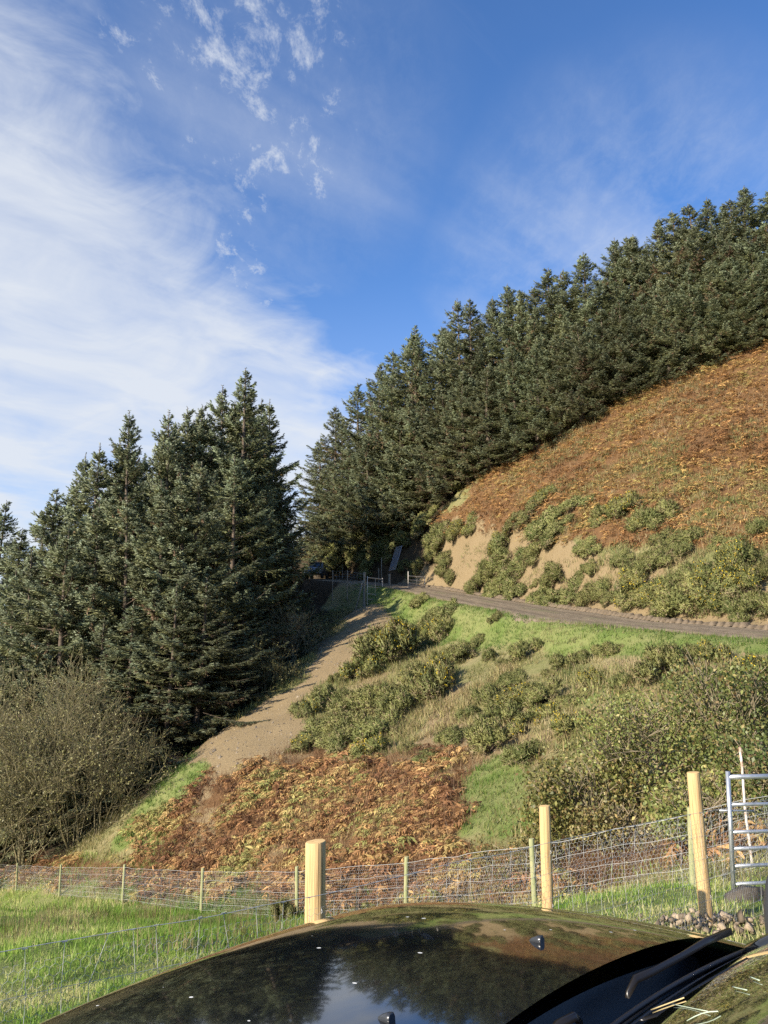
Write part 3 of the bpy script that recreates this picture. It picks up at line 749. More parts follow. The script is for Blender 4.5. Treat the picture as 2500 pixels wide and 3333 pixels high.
for (x, y, Y) in [(830, 1330, 65), (790, 1290, 64), (850, 1400, 68), (820, 1480, 68), (760, 1300, 60), (860, 1500, 74), (700, 1420, 66), (600, 1460, 66), (480, 1500, 66), (360, 1560, 66)] + [(x_ + (Y_ - 58) * 4, float(np.interp(x_, [400, 480, 600, 700, 790, 850], [1450, 1380, 1350, 1310, 1260, 1330])) + 25, Y_) for Y_ in (60.5, 65.5) for x_ in range(430, 860, 62)]:
    spruce(x, y, Y, 'spruce inside the stand beside the scree, behind its skyline row', 'spruces deep in the stand beside the scree', 1.0)

# ------------------------------------------------------------------ gorse
def gorse_meshes(seed, nsh=2600):
    r = np.random.default_rng(seed)
    K = r.integers(11, 16)
    cen = np.stack([r.uniform(-0.9, 0.9, K), r.uniform(-0.9, 0.9, K), r.uniform(0.02, 0.72, K)], -1); cen[0] = (0, 0, 0.42)
    cen[:, 2] *= 1 - 0.5 * np.hypot(cen[:, 0], cen[:, 1])
    rad = r.uniform(0.14, 0.42, K)
    k = r.choice(K, nsh, p=rad ** 2 / (rad ** 2).sum())
    d = r.normal(size=(nsh, 3)); d[:, 2] = np.abs(d[:, 2]) * 0.9 + r.normal(size=nsh) * 0.35; d = unit(d)
    P = cen[k] + d * (rad[k] * r.uniform(0.55, 1.0, nsh))[:, None]
    P[:, 2] = np.maximum(P[:, 2], 0.02)
    D = unit(d * 0.8 + np.array([0, 0, 0.55]) + r.normal(size=(nsh, 3)) * 0.3)
    L = r.uniform(0.10, 0.36, nsh) * r.uniform(0.6, 1.1, nsh)
    tone = vnoise(P[:, 0] * 3 + 5, P[:, 1] * 3 + P[:, 2] * 2, 1.0, seed % 50)[:, None]
    c1 = np.array([0.112, 0.130, 0.038]); c2 = np.array([0.245, 0.240, 0.082]); c3 = np.array([0.25, 0.195, 0.105])
    c = c1 + (c2 - c1) * np.clip(tone + r.normal(size=(nsh, 1)) * 0.25, 0, 1)
    c = np.where(r.random((nsh, 1)) < 0.10 + 0.35 * (P[:, 2:3] < 0.25), c3, c)
    mb = MB()
    nb_ = unit(d * 0.8 + np.array([0, 0, 0.3]) + r.normal(size=d.shape) * 0.4)
    mb.leaves(P, D, side_of(D, r), L, 0.034, c, nrm=nb_)
    ns = 5
    Bs = (P[:, None] + D[:, None] * (L[:, None] * np.linspace(0.25, 0.9, ns)[None])[..., None]).reshape(-1, 3)
    Dm = np.repeat(D, ns, 0); W = side_of(Dm, r); Ds = unit(Dm * 0.7 + W)
    mb.leaves(Bs, Ds, side_of(Ds, r), r.uniform(0.05, 0.13, len(Ds)), 0.026, np.repeat(c, ns, 0) * r.uniform(0.8, 1.25, (len(Ds), 1)), nrm=np.repeat(nb_, ns, 0))
    st = MB(); n = 40
    a = r.uniform(0, 6.28, n); b = np.stack([np.cos(a) * 0.12, np.sin(a) * 0.12, np.zeros(n)], -1)
    tp = cen[r.integers(0, K, n)] + r.normal(size=(n, 3)) * 0.12
    md = (b + tp) / 2 + r.normal(size=(n, 3)) * 0.05
    st.segs(b, md, 0.02, 0.014, 4); st.segs(md, tp, 0.014, 0.005, 4)
    fl = MB(); nf = 130
    pick = r.choice(nsh, nf * 4, replace=False); w = cen[k[pick]][:, 2] + P[pick, 2]
    pick = pick[np.argsort(-(w + vnoise(P[pick, 0] * 4, P[pick, 1] * 4, 1.0, seed % 40) * 1.6))][:nf]
    for q in range(3):
        Df = unit(D[pick] + r.normal(size=(nf, 3)) * 0.7)
        fl.leaves(P[pick] + D[pick] * (L[pick] * r.uniform(0.5, 1.0, nf))[:, None], Df, side_of(Df, r), 0.05, 0.045, np.array([0.72, 0.52, 0.03]) * r.uniform(0.8, 1.15, (nf, 1)))
    return mb.mesh('shoots', [M['gorse']]), st.mesh('stem', [M['bark']]), fl.mesh('flowers', [M['petal']])
GOR = [gorse_meshes(300 + i) for i in range(5)]
BELOW = [(1278, 2157, 180, 150, 2), (1410, 2265, 130, 170, 3), (1404, 2060, 150, 75, 0), (1193, 2195, 130, 90, 1), (1100, 2225, 65, 50, 0), (1075, 2290, 120, 85, 0), (1150, 2320, 140, 105, 0), (1235, 2300, 160, 115, 0), (1310, 2330, 150, 125, 0), (1000, 2330, 95, 75, 1), (1040, 2400, 150, 95, 0), (1133, 2400, 150, 115, 0), (1223, 2400, 140, 105, 0), (1012, 2440, 120, 75, 1), (1100, 2450, 110, 85, 0), (1215, 2465, 140, 80, 3), (1330, 2450, 60, 60, 0), (1385, 2480, 95, 65, 0), (1470, 2415, 95, 80, 0),
         (1446, 2016, 115, 60, 0), (1433, 2075, 120, 75, 1), (1486, 2155, 115, 78, 0), (1619, 2012, 42, 30, 0), (1718, 2140, 88, 80, 0), (1599, 2150, 62, 50, 0), (1645, 2152, 52, 40, 0), (1831, 2180, 78, 72, 0), (1904, 2145, 62, 46, 0), (1970, 2130, 84, 76, 0), (1930, 2230, 98, 76, 1), (2030, 2235, 92, 76, 0), (1665, 2225, 100, 66, 0), (1599, 2280, 84, 80, 0), (1678, 2300, 130, 90, 1), (1771, 2290, 120, 90, 0), (1864, 2290, 92, 80, 0), (1632, 2355, 122, 100, 0), (1731, 2355, 140, 110, 1), (1851, 2400, 150, 112, 1), (1493, 2400, 122, 80, 0), (1599, 2445, 150, 120, 0), (1705, 2490, 122, 118, 0),
         (2162, 2195, 170, 150, 0), (2255, 2155, 95, 92, 0), (2315, 2165, 95, 95, 1), (2435, 2235, 200, 125, 2), (2262, 2215, 130, 62, 0), (2490, 2180, 120, 70, 1), (1560, 2100, 60, 40, 0), (1350, 2120, 80, 50, 0), (1530, 2330, 70, 45, 0), (1790, 2190, 60, 40, 0)]
ABOVE = [(1765, 1630, 105, 60, 1), (1864, 1668, 120, 70, 0), (2023, 1668, 110, 70, 1), (2150, 1685, 120, 70, 0), (1639, 1772, 92, 80, 1), (1652, 1812, 112, 80, 0), (1765, 1748, 130, 80, 0), (1745, 1802, 92, 60, 0), (1825, 1738, 100, 60, 0), (1917, 1792, 122, 54, 0), (2090, 1728, 84, 60, 1), (2308, 1682, 64, 42, 3), (2235, 1772, 130, 70, 0), (2163, 1772, 92, 60, 0), (2480, 1742, 76, 62, 0), (1592, 1880, 92, 60, 0), (1692, 1866, 112, 60, 0), (1560, 1918, 92, 58, 0), (1619, 1935, 122, 75, 0), (1678, 1950, 102, 65, 0), (1745, 1897, 42, 26, 0), (1778, 1957, 102, 70, 0), (1838, 1952, 112, 80, 0), (1818, 1892, 112, 60, 0), (1930, 1852, 62, 50, 0), (1890, 1882, 42, 35, 0), (1924, 1957, 92, 65, 0), (1990, 1967, 72, 45, 0), (1970, 1922, 92, 60, 0), (2030, 1837, 72, 42, 0), (2076, 1922, 132, 80, 2), (2083, 1957, 102, 55, 1), (2143, 1947, 122, 80, 2), (2156, 1997, 112, 60, 0), (2123, 1842, 112, 60, 0), (2182, 1822, 92, 60, 0), (2215, 1892, 132, 80, 0), (2249, 1962, 142, 90, 0), (2328, 1912, 152, 90, 1), (2328, 1982, 132, 90, 1), (2415, 1852, 142, 100, 1), (2435, 1932, 152, 100, 1), (2395, 2002, 152, 100, 0), (2461, 2002, 112, 90, 0), (2490, 1890, 92, 82, 0), (1940, 1700, 90, 50, 0), (1700, 1700, 80, 50, 0), (2370, 1770, 90, 50, 0)]
EXTRA = [(1100, 1835, 110, 60, 0), (1060, 1800, 110, 70, 0), (1140, 1800, 120, 70, 0), (1290, 1760, 100, 60, 0), (1215, 1845, 90, 50, 0), (1360, 1850, 70, 50, 0), (1430, 1765, 90, 60, 0), (1455, 1840, 70, 55, 0), (1490, 1735, 80, 55, 1), (1395, 1715, 90, 60, 0), (1330, 1705, 80, 60, 0), (1475, 1885, 50, 35, 0), (1230, 1790, 90, 60, 0), (1180, 1800, 90, 60, 0), (1310, 1850, 50, 40, 0), (1540, 1700, 80, 50, 1), (1330, 1765, 75, 60, 0), (1420, 1805, 65, 52, 0), (1290, 1800, 70, 50, 0), (1370, 1962, 75, 32, 0)]
rg = random.Random(21)
def gorse(px, py, w, h, fl, label, group, y0=3.0):
    p = surf_at(px, py, y0)
    ax = p[1] * CP + (p[2] - EYE) * SP
    W = w / 2500 * ax / 1.55; Hh = h / 2500 * ax / 1.12
    v = rg.randrange(5)
    e = empty('gorse_bush', (p[0], p[1], p[2] - 0.06), 0)
    gxn = (gz(p[0] + 0.6, p[1]) - gz(p[0] - 0.6, p[1])) / 1.2; gyn = (gz(p[0], p[1] + 0.6) - gz(p[0], p[1] - 0.6)) / 1.2
    tilt = Vector((-gxn * 0.8, -gyn * 0.8, 1)).normalized().to_track_quat('Z', 'Y').to_matrix() @ Matrix.Rotation(rg.random() * 6.28, 3, 'Z')
    e.rotation_euler = tilt.to_euler()
    e.scale = (W * rg.uniform(0.60, 1.02), W * rg.uniform(0.60, 1.02), Hh * rg.uniform(0.62, 1.05))
    link('shoots', GOR[v][0], e); link('stem', GOR[v][1], e)
    if fl:
        f = link('flowers', GOR[v][2], e); f['kind'] = 'stuff'
    tag(e, label, 'gorse', group)
    return e
FLW = ['plain green', 'green', 'yellow-flecked', 'bright yellow-flowered']
def bushes(lst, where, group):
    for i, b in enumerate(sorted(lst, key=lambda b: b[0])):
        gorse(*b, f'{FLW[b[4]]} gorse bush, {ORD[i]} from the left {where}', group)
bushes(BELOW, 'on the slope below the track', 'gorse bushes below the track')
bushes(ABOVE, 'on the hill above the track', 'gorse bushes above the track')
bushes(EXTRA, 'near the far gates', 'gorse bushes near the far gates')
gorse(925, 2998, 90, 92, 0, 'small dark gorse bush alone in the field beside the nearest new post', None)

# ------------------------------------------------------------------ bracken, grass: masses
def scatter(poly, n, box, ymin, ymax, extra=None, dens=None):
    x = rng.uniform(box[0], box[1], n); y = rng.uniform(box[2], box[3], n)
    z = surf(x, y); P = np.stack([x, y, z], -1)
    k = pmask(P, poly, ymin, ymax) if poly is not None else np.ones(n, bool)
    if extra is not None: k &= extra(P)
    P = P[k]
    return P
def fronds(P, Lm, npin, pal, patch=3.0):
    n = len(P); mb = MB()
    hd = rng.normal(size=n) * 1.3 - 2.2; Hd = np.stack([np.cos(hd), np.sin(hd), np.zeros(n)], -1); Sd = np.stack([-np.sin(hd), np.cos(hd), np.zeros(n)], -1)
    L = Lm * rng.uniform(0.6, 1.25, n) * (0.45 + 1.25 * fbm(P[:, 0], P[:, 1], 1.7, 19))
    rise = rng.uniform(0.45, 1.15, n); drop = rise * rng.uniform(0.7, 1.35, n); fwd = rng.uniform(0.45, 0.95, n)
    def pos(t):
        return P + Hd * (L * fwd * (0.35 * t + 0.65 * t * t))[:, None] + np.array([0, 0, 1.0]) * (L * (rise * t - drop * t * t))[:, None]
    tone = fbm(P[:, 0], P[:, 1], patch, 12) / 0.94
    idx = np.clip((tone - 0.22) / 0.56 + rng.normal(size=n) * 0.22, 0, 0.999) * (len(pal) - 1)
    i0 = idx.astype(int); fr = (idx - i0)[:, None]; pal = np.array(pal)
    c = pal[i0] * (1 - fr) + pal[np.minimum(i0 + 1, len(pal) - 1)] * fr
    c = c * rng.uniform(0.7, 1.25, (n, 1))
    ts = np.linspace(0, 1, 4)
    for a, b in zip(ts[:-1], ts[1:]):
        p0, p1 = pos(a), pos(b); D = p1 - p0; ln = np.linalg.norm(D, axis=1)
        mb.leaves(p0, D / ln[:, None], Sd, ln * 1.05, 0.018 * Lm, c * 0.8, mid=0.5)
    for j in range(npin):
        t = 0.28 + 0.70 * j / (npin - 1)
        p = pos(t); tg = unit(pos(min(t + 0.05, 1.02)) - p)
        for sgn in (-1, 1):
            D = unit(Sd * sgn + tg * 0.55 + np.array([0, 0, -0.35]) + rng.normal(size=(n, 3)) * 0.28)
            W = unit(np.cross(D, np.cross(Sd * sgn, tg) + rng.normal(size=(n, 3)) * 0.5))
            ln = L * (0.36 * (1 - t) + 0.06) * rng.uniform(0.6, 1.25, n)
            mb.leaves(p, D, W, ln, ln * 0.20 + 0.012, c * rng.uniform(0.8, 1.2, (n, 1)), fold=0.12, mid=0.4)
    return mb
PAL_LOW = [(0.12, 0.062, 0.034), (0.24, 0.118, 0.056), (0.34, 0.18, 0.080), (0.46, 0.28, 0.115), (0.48, 0.36, 0.14), (0.28, 0.28, 0.09)]
PAL_UP = [(0.19, 0.095, 0.042), (0.30, 0.155, 0.060), (0.39, 0.215, 0.080), (0.46, 0.29, 0.105), (0.33, 0.27, 0.09)]
notfield = lambda P: fence_side(P[:, 0], P[:, 1]) < -0.25
Pb = scatter(LOWER_BRACKEN, 44000, (-24, 9, 10, 44), 10, 44, notfield)
Pb = Pb[fbm(Pb[:, 0], Pb[:, 1], 1.8, 31) > 0.36]
dl = np.hypot(Pb[:, 0], Pb[:, 1])
keepp = rng.random(len(Pb)) < np.where((project(Pb)[0] > 1500), 0.75, 1.0)
Pb = Pb[keepp]
if len(Pb) > 8000: Pb = Pb[rng.choice(len(Pb), 8000, replace=False)]
o = fronds(Pb, 0.74, 10, PAL_LOW, 1.6).obj('bracken_thicket', M['bracken'])
tag(o, 'rust brown collapsed bracken at the foot of the bank behind the wire fence', 'bracken', None, 'stuff')
up = lambda P: (track_coord(P[:, 0], P[:, 1])[0] > HALF + 0.8)
Pu = scatter(UPPER_BRACKEN, 36000, (2, 48, 28, 76), 28, 76, up)
if len(Pu) > 12000: Pu = Pu[rng.choice(len(Pu), 12000, replace=False)]
o = fronds(Pu, 0.95, 6, PAL_UP, 3.2).obj('bracken_hillside', M['bracken'])
tag(o, 'orange brown bracken covering the hill above the track', 'bracken', None, 'stuff')
print('bracken', len(Pb), len(Pu))

def blades(P, Lm, wd, pal, patch=1.2, lean=0.5, per=7, spread=0.07, seg2=False):
    n0 = len(P); B = np.repeat(P, per, 0); n = len(B)
    B = B + np.stack([rng.normal(size=n) * spread, rng.normal(size=n) * spread, np.full(n, -0.02)], -1)
    hgt = np.repeat(Lm * (0.45 + 1.1 * fbm(P[:, 0], P[:, 1], patch, 41)) * rng.uniform(0.7, 1.3, n0), per) * rng.uniform(0.55, 1.2, n)
    az = rng.uniform(0, 2 * pi, n); le = np.abs(rng.normal(size=n)) * lean
    D = unit(np.stack([np.cos(az) * le, np.sin(az) * le, np.ones(n)], -1)); W = np.stack([-np.sin(az), np.cos(az), np.zeros(n)], -1)
    tw = rng.uniform(0, pi, n)[:, None]; W = unit(W * np.cos(tw) + np.stack([np.cos(az), np.sin(az), np.zeros(n)], -1) * np.sin(tw))
    tone = np.repeat(fbm(P[:, 0], P[:, 1], patch * 2.2, 47) / 0.94 + rng.normal(size=n0) * 0.16, per)
    pal = np.array(pal); idx = np.clip((tone - 0.27) / 0.44, 0, 0.999) * (len(pal) - 1); i0 = idx.astype(int); fr = (idx - i0)[:, None]
    c = (pal[i0] * (1 - fr) + pal[np.minimum(i0 + 1, len(pal) - 1)] * fr) * rng.uniform(0.75, 1.25, (n, 1))
    mb = MB(); h2 = hgt[:, None]
    if seg2:
        M_ = B + D * h2 * 0.55; T = M_ + unit(D + np.stack([np.cos(az) * le, np.sin(az) * le, -le * 0.9], -1)) * h2 * 0.5
        V = np.stack([B - W * wd / 2, B + W * wd / 2, M_ + W * wd * 0.4, M_ - W * wd * 0.4, T], 1)
        i = np.arange(n)[:, None] * 5
        mb.add(V.reshape(-1, 3), i + np.array([[0, 1, 2, 3]]), i + np.array([[3, 2, 4]]), np.repeat(c, 5, 0))
    else:
        V = np.stack([B - W * wd / 2, B + W * wd / 2, B + D * h2], 1)
        mb.add(V.reshape(-1, 3), None, np.arange(3 * n).reshape(-1, 3), np.repeat(c, 3, 0))
    return mb
PAL_G = [(0.138, 0.252, 0.037), (0.226, 0.364, 0.056), (0.314, 0.443, 0.081), (0.414, 0.49, 0.125), (0.602, 0.556, 0.263)]
PAL_V = [(0.09, 0.16, 0.028), (0.14, 0.215, 0.04), (0.20, 0.245, 0.065), (0.30, 0.28, 0.12)]
PAL_D = [(0.16, 0.17, 0.055), (0.27, 0.25, 0.095), (0.40, 0.33, 0.16), (0.48, 0.40, 0.22)]
def field(n, x0, x1, y0, y1, cond):
    x = rng.uniform(x0, x1, n); y = rng.uniform(y0, y1, n); k = fence_side(x, y) > -2.6
    x, y = x[k], y[k]; P = np.stack([x, y, surf(x, y)], -1); px, py = project(P)
    k = (px > -200) & (px < 2700) & (py < 3650) & cond(x, y); return P[k]
carclear = lambda x, y: ~((np.abs((x - .2) * -.736 + (y - 1.93) * .677) < 2.4) & (np.abs((x - .2) * .677 + (y - 1.93) * .736) < 1.15))
lane = lambda x, y: carclear(x, y) & (((x - 2.7) ** 2 / 1.6 + (y - 5.6) ** 2 / 1.2) > 1)
Pn = field(17000, -4.5, 6.5, 3.3, 11, lane)
o = blades(Pn, 0.092, 0.0075, PAL_G, 0.6, 0.95, 8, 0.06, True).obj('field_grass_near', M['grass'])
o.name = 'field_grass'; tag(o, 'long tussocky green grass of the near field below the car', 'grass', None, 'stuff')
Pm = field(15000, -15, 6, 10.5, 24, lane)
o = blades(Pm, 0.15, 0.016, PAL_G, 1.6, 0.7, 7, 0.10).obj('field_grass', M['grass'])
tag(o, 'green tussock grass of the field sloping to the wire fence', 'grass', None, 'stuff')
Pf = field(12000, -26, 0, 23, 42, lane)
o = blades(Pf, 0.20, 0.03, PAL_G, 2.0, 0.6, 6, 0.14).obj('field_grass', M['grass'])
tag(o, 'green grass at the bottom of the field along the far fence', 'grass', None, 'stuff')
# rushes and pale seed stalks in the field
rs = rng.random(len(Pm)) < 0.05
o = blades(Pm[rs & (vnoise(Pm[:, 0], Pm[:, 1], 2.5, 77) > 0.5)], 0.42, 0.014, [(0.16, 0.14, 0.05), (0.34, 0.27, 0.13), (0.42, 0.34, 0.18)], 2, 0.35, 14, 0.12).obj('dry_stalks', M['grass'])
tag(o, 'pale dry grass stalks standing among the green field grass', 'grass', None, 'stuff')
# verge and bank grass
n = 90000
x = rng.uniform(-17, 26, n); y = rng.uniform(12, 68, n); lt, _, _ = track_coord(x, y)
P = np.stack([x, y, surf(x, y)], -1)
vg = (lt < -HALF - 0.05) & (lt > -HALF - 0.9 - 2.0 * fbm(x, y, 4.0, 37))
vg |= pmask(P, GREEN2, 14, 30) | pmask(P, GREEN3, 22, 42) | pmask(P, GREEN4, 16, 38) & (fbm(x, y, 2.0, 39) > 0.48)
Pv = P[vg][:6500]
o = blades(Pv, 0.15, 0.03, PAL_V, 1.6, 0.6, 7, 0.12).obj('verge_grass', M['grass'])
tag(o, 'short bright green grass on the verge below the track and on the bank', 'grass', None, 'stuff')
bk = (lt < -HALF - 1.5) & (fence_side(x, y) < -0.5) & ~pmask(P, SCREE, 20, 66) & ~pmask(P, LOWER_BRACKEN, 10, 44) & ~vg & (x > -15)
bk &= ~pmask(P, SCREE2, 18, 42)
Pk = P[bk & (fbm(x, y, 2.0, 51) > 0.38)][:11500]
o = blades(Pk, 0.22, 0.03, PAL_D, 2.2, 0.7, 7, 0.14).obj('bank_grass', M['grass'])
tag(o, 'dry and green rough grass between the gorse on the bank', 'grass', None, 'stuff')
ct = (lt > HALF + 0.9) & (y < 75) & (pmask(P, CUT, 24, 70) | pmask(P, UPPER_BRACKEN, 24, 75)) & (fbm(x, y, 1.6, 58) > 0.52)
o = blades(P[ct][:3500], 0.30, 0.035, PAL_D, 2.2, 0.7, 7, 0.16).obj('cutting_grass', M['grass'])
tag(o, 'dry tufts of grass on the bare cutting above the track', 'grass', None, 'stuff')
sb = ((lt > HALF + 1.2) & (y < 66) & pmask(P, CUT, 24, 70) & (fbm(x, y, 2.3, 61) > 0.36)) | ((lt > HALF + 5) & (lt < 17) & pmask(P, UPPER_BRACKEN, 24, 70) & (fbm(x, y, 3.0, 68) > 0.50)) | ((lt < -HALF - 2.5) & (fence_side(x, y) < -1.5) & ~pmask(P, SCREE, 20, 66) & ~pmask(P, LOWER_BRACKEN, 10, 44) & (x > -8) & (fbm(x, y, 2.3, 64) > 0.52))
o = blades(P[sb][:8500], 0.34, 0.035, [(0.13, 0.145, 0.045), (0.21, 0.205, 0.07), (0.29, 0.25, 0.10), (0.26, 0.19, 0.095)], 1.6, 1.0, 9, 0.17).obj('low_scrub', M['gorse'])
tag(o, 'low ragged olive scrub and seedling gorse among the grass of both banks', 'scrub', None, 'stuff')
dd = pmask(P, LOWER_BRACKEN, 10, 44) & notfield(P)
o = blades(P[dd][:4200], 0.46, 0.018, [(0.16, 0.085, 0.045), (0.28, 0.16, 0.08), (0.38, 0.26, 0.14)], 1.4, 1.3, 6, 0.16).obj('bracken_litter', M['grass'])
tag(o, 'dead brown stalks and litter under the lower bracken', 'litter', None, 'stuff')
uu = pmask(P, UPPER_BRACKEN, 26, 76) & (lt > HALF + 1)
o = blades(P[uu][:2600], 0.62, 0.028, [(0.24, 0.14, 0.065), (0.36, 0.23, 0.11), (0.48, 0.35, 0.19)], 2.2, 1.2, 5, 0.2).obj('bracken_stalks', M['grass'])
tag(o, 'straw coloured dead stalks standing through the bracken of the upper hill', 'stalks', None, 'stuff')
print('grass', len(Pn), len(Pm), len(Pf), len(Pv), len(Pk), ct.sum())

# loose stones on the scree and the cutting
sc_ = (pmask(P, SCREE, 24, 64) | pmask(P, SCREE2, 20, 40) | (pmask(P, CUT, 24, 66) & (lt > HALF + 0.6)))
Ps = P[sc_][:3200]; mb = MB(); k = len(Ps)
s_ = rng.gamma(1.4, 0.017, k) + 0.014
T = np.array([[1, 0, -.3], [-.5, .87, -.3], [-.5, -.87, -.3], [0, 0, .75]])
V = Ps[:, None] + (T[None] + rng.normal(size=(k, 4, 3)) * 0.28) * s_[:, None, None] + np.array([0, 0, 0.01])
i = np.arange(k)[:, None] * 4
cc = np.array([0.30, 0.24, 0.165]) * rng.uniform(0.6, 1.25, (k, 1))
mb.add(V.reshape(-1, 3), None, np.concatenate([i + np.array([[0, 1, 3]]), i + np.array([[1, 2, 3]]), i + np.array([[2, 0, 3]])]), np.repeat(cc, 4, 0))
o = mb.obj('loose_stones', M['stone']); tag(o, 'small pale stones lying on the bare scree and cutting', 'stones', None, 'stuff')

# ------------------------------------------------------------------ broadleaf shrubs
def branching(seed, stems, height, spread, levels=4, kids=3, up=0.35, r0=0.05, wig=0.10):
    r = np.random.default_rng(seed); A, B, RA, RB, tips = [], [], [], [], []
    def grow(p, d, ln, rad, lv):
        n = 4; q = p
        for i in range(n):
            d = d + r.normal(size=3) * wig + np.array([0, 0, up * 0.06]); d /= np.linalg.norm(d)
            q2 = q + d * ln / n; ra = rad * (1 - 0.45 * i / n); rb_ = rad * (1 - 0.45 * (i + 1) / n)
            A.append(q); B.append(q2); RA.append(ra); RB.append(rb_)
            if lv > 0 and i >= 1:
                for _ in range(kids if i == n - 1 else max(1, kids - 2)):
                    dd = d + r.normal(size=3) * 0.55 + np.array([0, 0, up * 0.5]); dd /= np.linalg.norm(dd)
                    grow(q2, dd, ln * r.uniform(0.5, 0.72), rb_ * 0.62, lv - 1)
            elif lv == 0: tips.append((q2, d))
            q = q2
    for s in range(stems):
        a = r.random() * 6.28; tl = abs(r.normal()) * spread
        d = np.array([cos(a) * tl, sin(a) * tl, 1.0]); d /= np.linalg.norm(d)
        grow(np.array([cos(a) * 0.25, sin(a) * 0.25, 0.0]) * spread * 2, d, height * r.uniform(0.42, 0.62), r0 * r.uniform(0.6, 1.1), levels)
    return np.array(A), np.array(B), np.array(RA), np.array(RB), tips
def bare_shrub(seed, p, height, spread, stems, label, leafn=0.25, levels=3, pal=(0.205, 0.175, 0.095), group=None, kids=3, r0=0.05):
    A, B, RA, RB, tips = branching(seed, stems, height, spread, levels, kids, r0=r0)
    zc = np.quantile(B[:, 2], 0.99); f = height / zc; A, B = A * f, B * f
    e = empty('bare_shrub', p); r = np.random.default_rng(seed)
    mb = MB(); col = np.array(pal) * r.uniform(0.6, 1.35, (len(A), 1))
    mb.segs(A, B, np.maximum(RA * 0.85, 0.009), np.maximum(RB * 0.85, 0.007), 3, col); mb.obj('branches', M['twig'], e)
    T = np.array([t[0] for t in tips]) * f; m = r.random(len(T)) < leafn; T = T[m]; n = len(T)
    if n:
        D = unit(r.normal(size=(n, 3)) + np.array([0, 0, -0.4])); lf = MB()
        lf.leaves(T, D, side_of(D, r), r.uniform(0.07, 0.13, n), 0.06, np.array([0.215, 0.20, 0.075]) * r.uniform(0.6, 1.4, (n, 1)))
        lf.obj('leaves', M['leaf'], e)
    tag(e, label, 'shrub', group); print('shrub', len(A)); return e
def place(px, py, Y):
    q = at(px, py, Y); return (q[0], q[1], sz(q[0], q[1]) - 0.05)
bare_shrub(61, place(80, 2800, 40), 9.6, 0.46, 20, 'tall bare grey brown thicket at the left edge behind the field fence', 0.9)
bare_shrub(62, place(235, 2800, 38.5), 8.2, 0.55, 18, 'bare twiggy thicket between the leftmost thicket and the dark spruces', 0.9)
bare_shrub(63, place(-60, 2800, 38), 8.0, 0.4, 10, 'bare thicket cut by the left edge of the picture', 0.9)
bare_shrub(64, place(330, 2700, 36.5), 5.0, 0.6, 9, 'low bare scrub beside the green strip under the spruces', 0.6, pal=(0.13, 0.11, 0.06))
bare_shrub(65, place(940, 2140, 52.5), 4.4, 0.7, 8, 'pale bare shrub on the shaded side of the scree below the pickup', 0.35, pal=(0.23, 0.19, 0.12))
bare_shrub(66, place(850, 2270, 46), 3.2, 0.7, 7, 'small leafy bare shrub halfway down the shaded scree edge', 0.7, pal=(0.13, 0.11, 0.06))

def leafy_shrub(seed, p, w, h, nl, label, leaf=0.075, pal=((0.15, 0.18, 0.045), (0.245, 0.26, 0.078), (0.34, 0.29, 0.105), (0.21, 0.15, 0.065)), name='leafy_shrub', stems=9):
    r = np.random.default_rng(seed); e = empty(name, p)
    K = 16
    cen = np.stack([r.uniform(-0.75, 0.75, K) * w / 2, r.uniform(-0.75, 0.75, K) * w / 2, r.uniform(0.2, 0.85, K) * h], -1); rad = r.uniform(0.16, 0.27, K) * (w + h) / 2
    k = r.choice(K, nl, p=rad ** 2 / (rad ** 2).sum()); d = unit(r.normal(size=(nl, 3))); P_ = cen[k] + d * (rad[k] * r.uniform(0.35, 1.05, nl) ** 0.6)[:, None]
    # leaves sit in sprays
    spr = r.normal(size=(nl // 5 + 1, 3)) * 0.11; P_ += spr[np.arange(nl) // 5]
    P_ = P_[P_[:, 2] > 0.05]; n = len(P_)
    D = unit(r.normal(size=(n, 3)) + np.array([0, 0, -0.25])); ps = np.array(pal); c = ps[r.choice(len(pal), n, p=[0.4, 0.36, 0.14, 0.10])] * r.uniform(0.7, 1.3, (n, 1))
    lf = MB(); lf.leaves(P_, D, side_of(D, r), leaf * r.uniform(0.7, 1.4, n), leaf * 0.85 * r.uniform(0.7, 1.2, n), c, fold=0.2, mid=0.5); lf.obj('leaves', M['leaf'], e)
    A, B, RA, RB, _ = branching(seed, stems, h, 0.45, 2, 3, r0=0.035); f = h * 1.02 / np.quantile(B[:, 2], 0.99); g = w * 0.5 / np.quantile(np.hypot(B[:, 0], B[:, 1]), 0.97)
    sc = np.array([g, g, f]); mb = MB(); mb.segs(A * sc, B * sc, np.maximum(RA, 0.008), np.maximum(RB, 0.006), 3, np.array([0.27, 0.22, 0.14]) * r.uniform(0.6, 1.3, (len(A), 1))); mb.obj('branches', M['twig'], e)
    tag(e, label, 'shrub'); return e
leafy_shrub(71, place(2110, 2620, 15.3), 2.7, 1.95, 9000, 'big yellowing green hazel behind the second and third new posts', 0.056)
leafy_shrub(72, place(2420, 2600, 14.2), 2.3, 1.8, 6500, 'dark green hazel at the right edge behind the steel gate', 0.06, ((0.10, 0.125, 0.032), (0.17, 0.185, 0.055), (0.28, 0.23, 0.08), (0.18, 0.12, 0.05)))
leafy_shrub(73, place(1880, 2670, 15.4), 2.2, 1.5, 6000, 'lower yellow green hazel at the left end of the big one', 0.065, ((0.11, 0.115, 0.03), (0.19, 0.18, 0.05), (0.28, 0.22, 0.08), (0.16, 0.10, 0.04)))
leafy_shrub(74, place(1700, 2730, 15.4), 2.0, 0.8, 5000, 'low small-leaved olive bush just above the fence left of the hazels', 0.045, ((0.12, 0.115, 0.035), (0.20, 0.17, 0.055), (0.27, 0.21, 0.08), (0.16, 0.10, 0.04)))


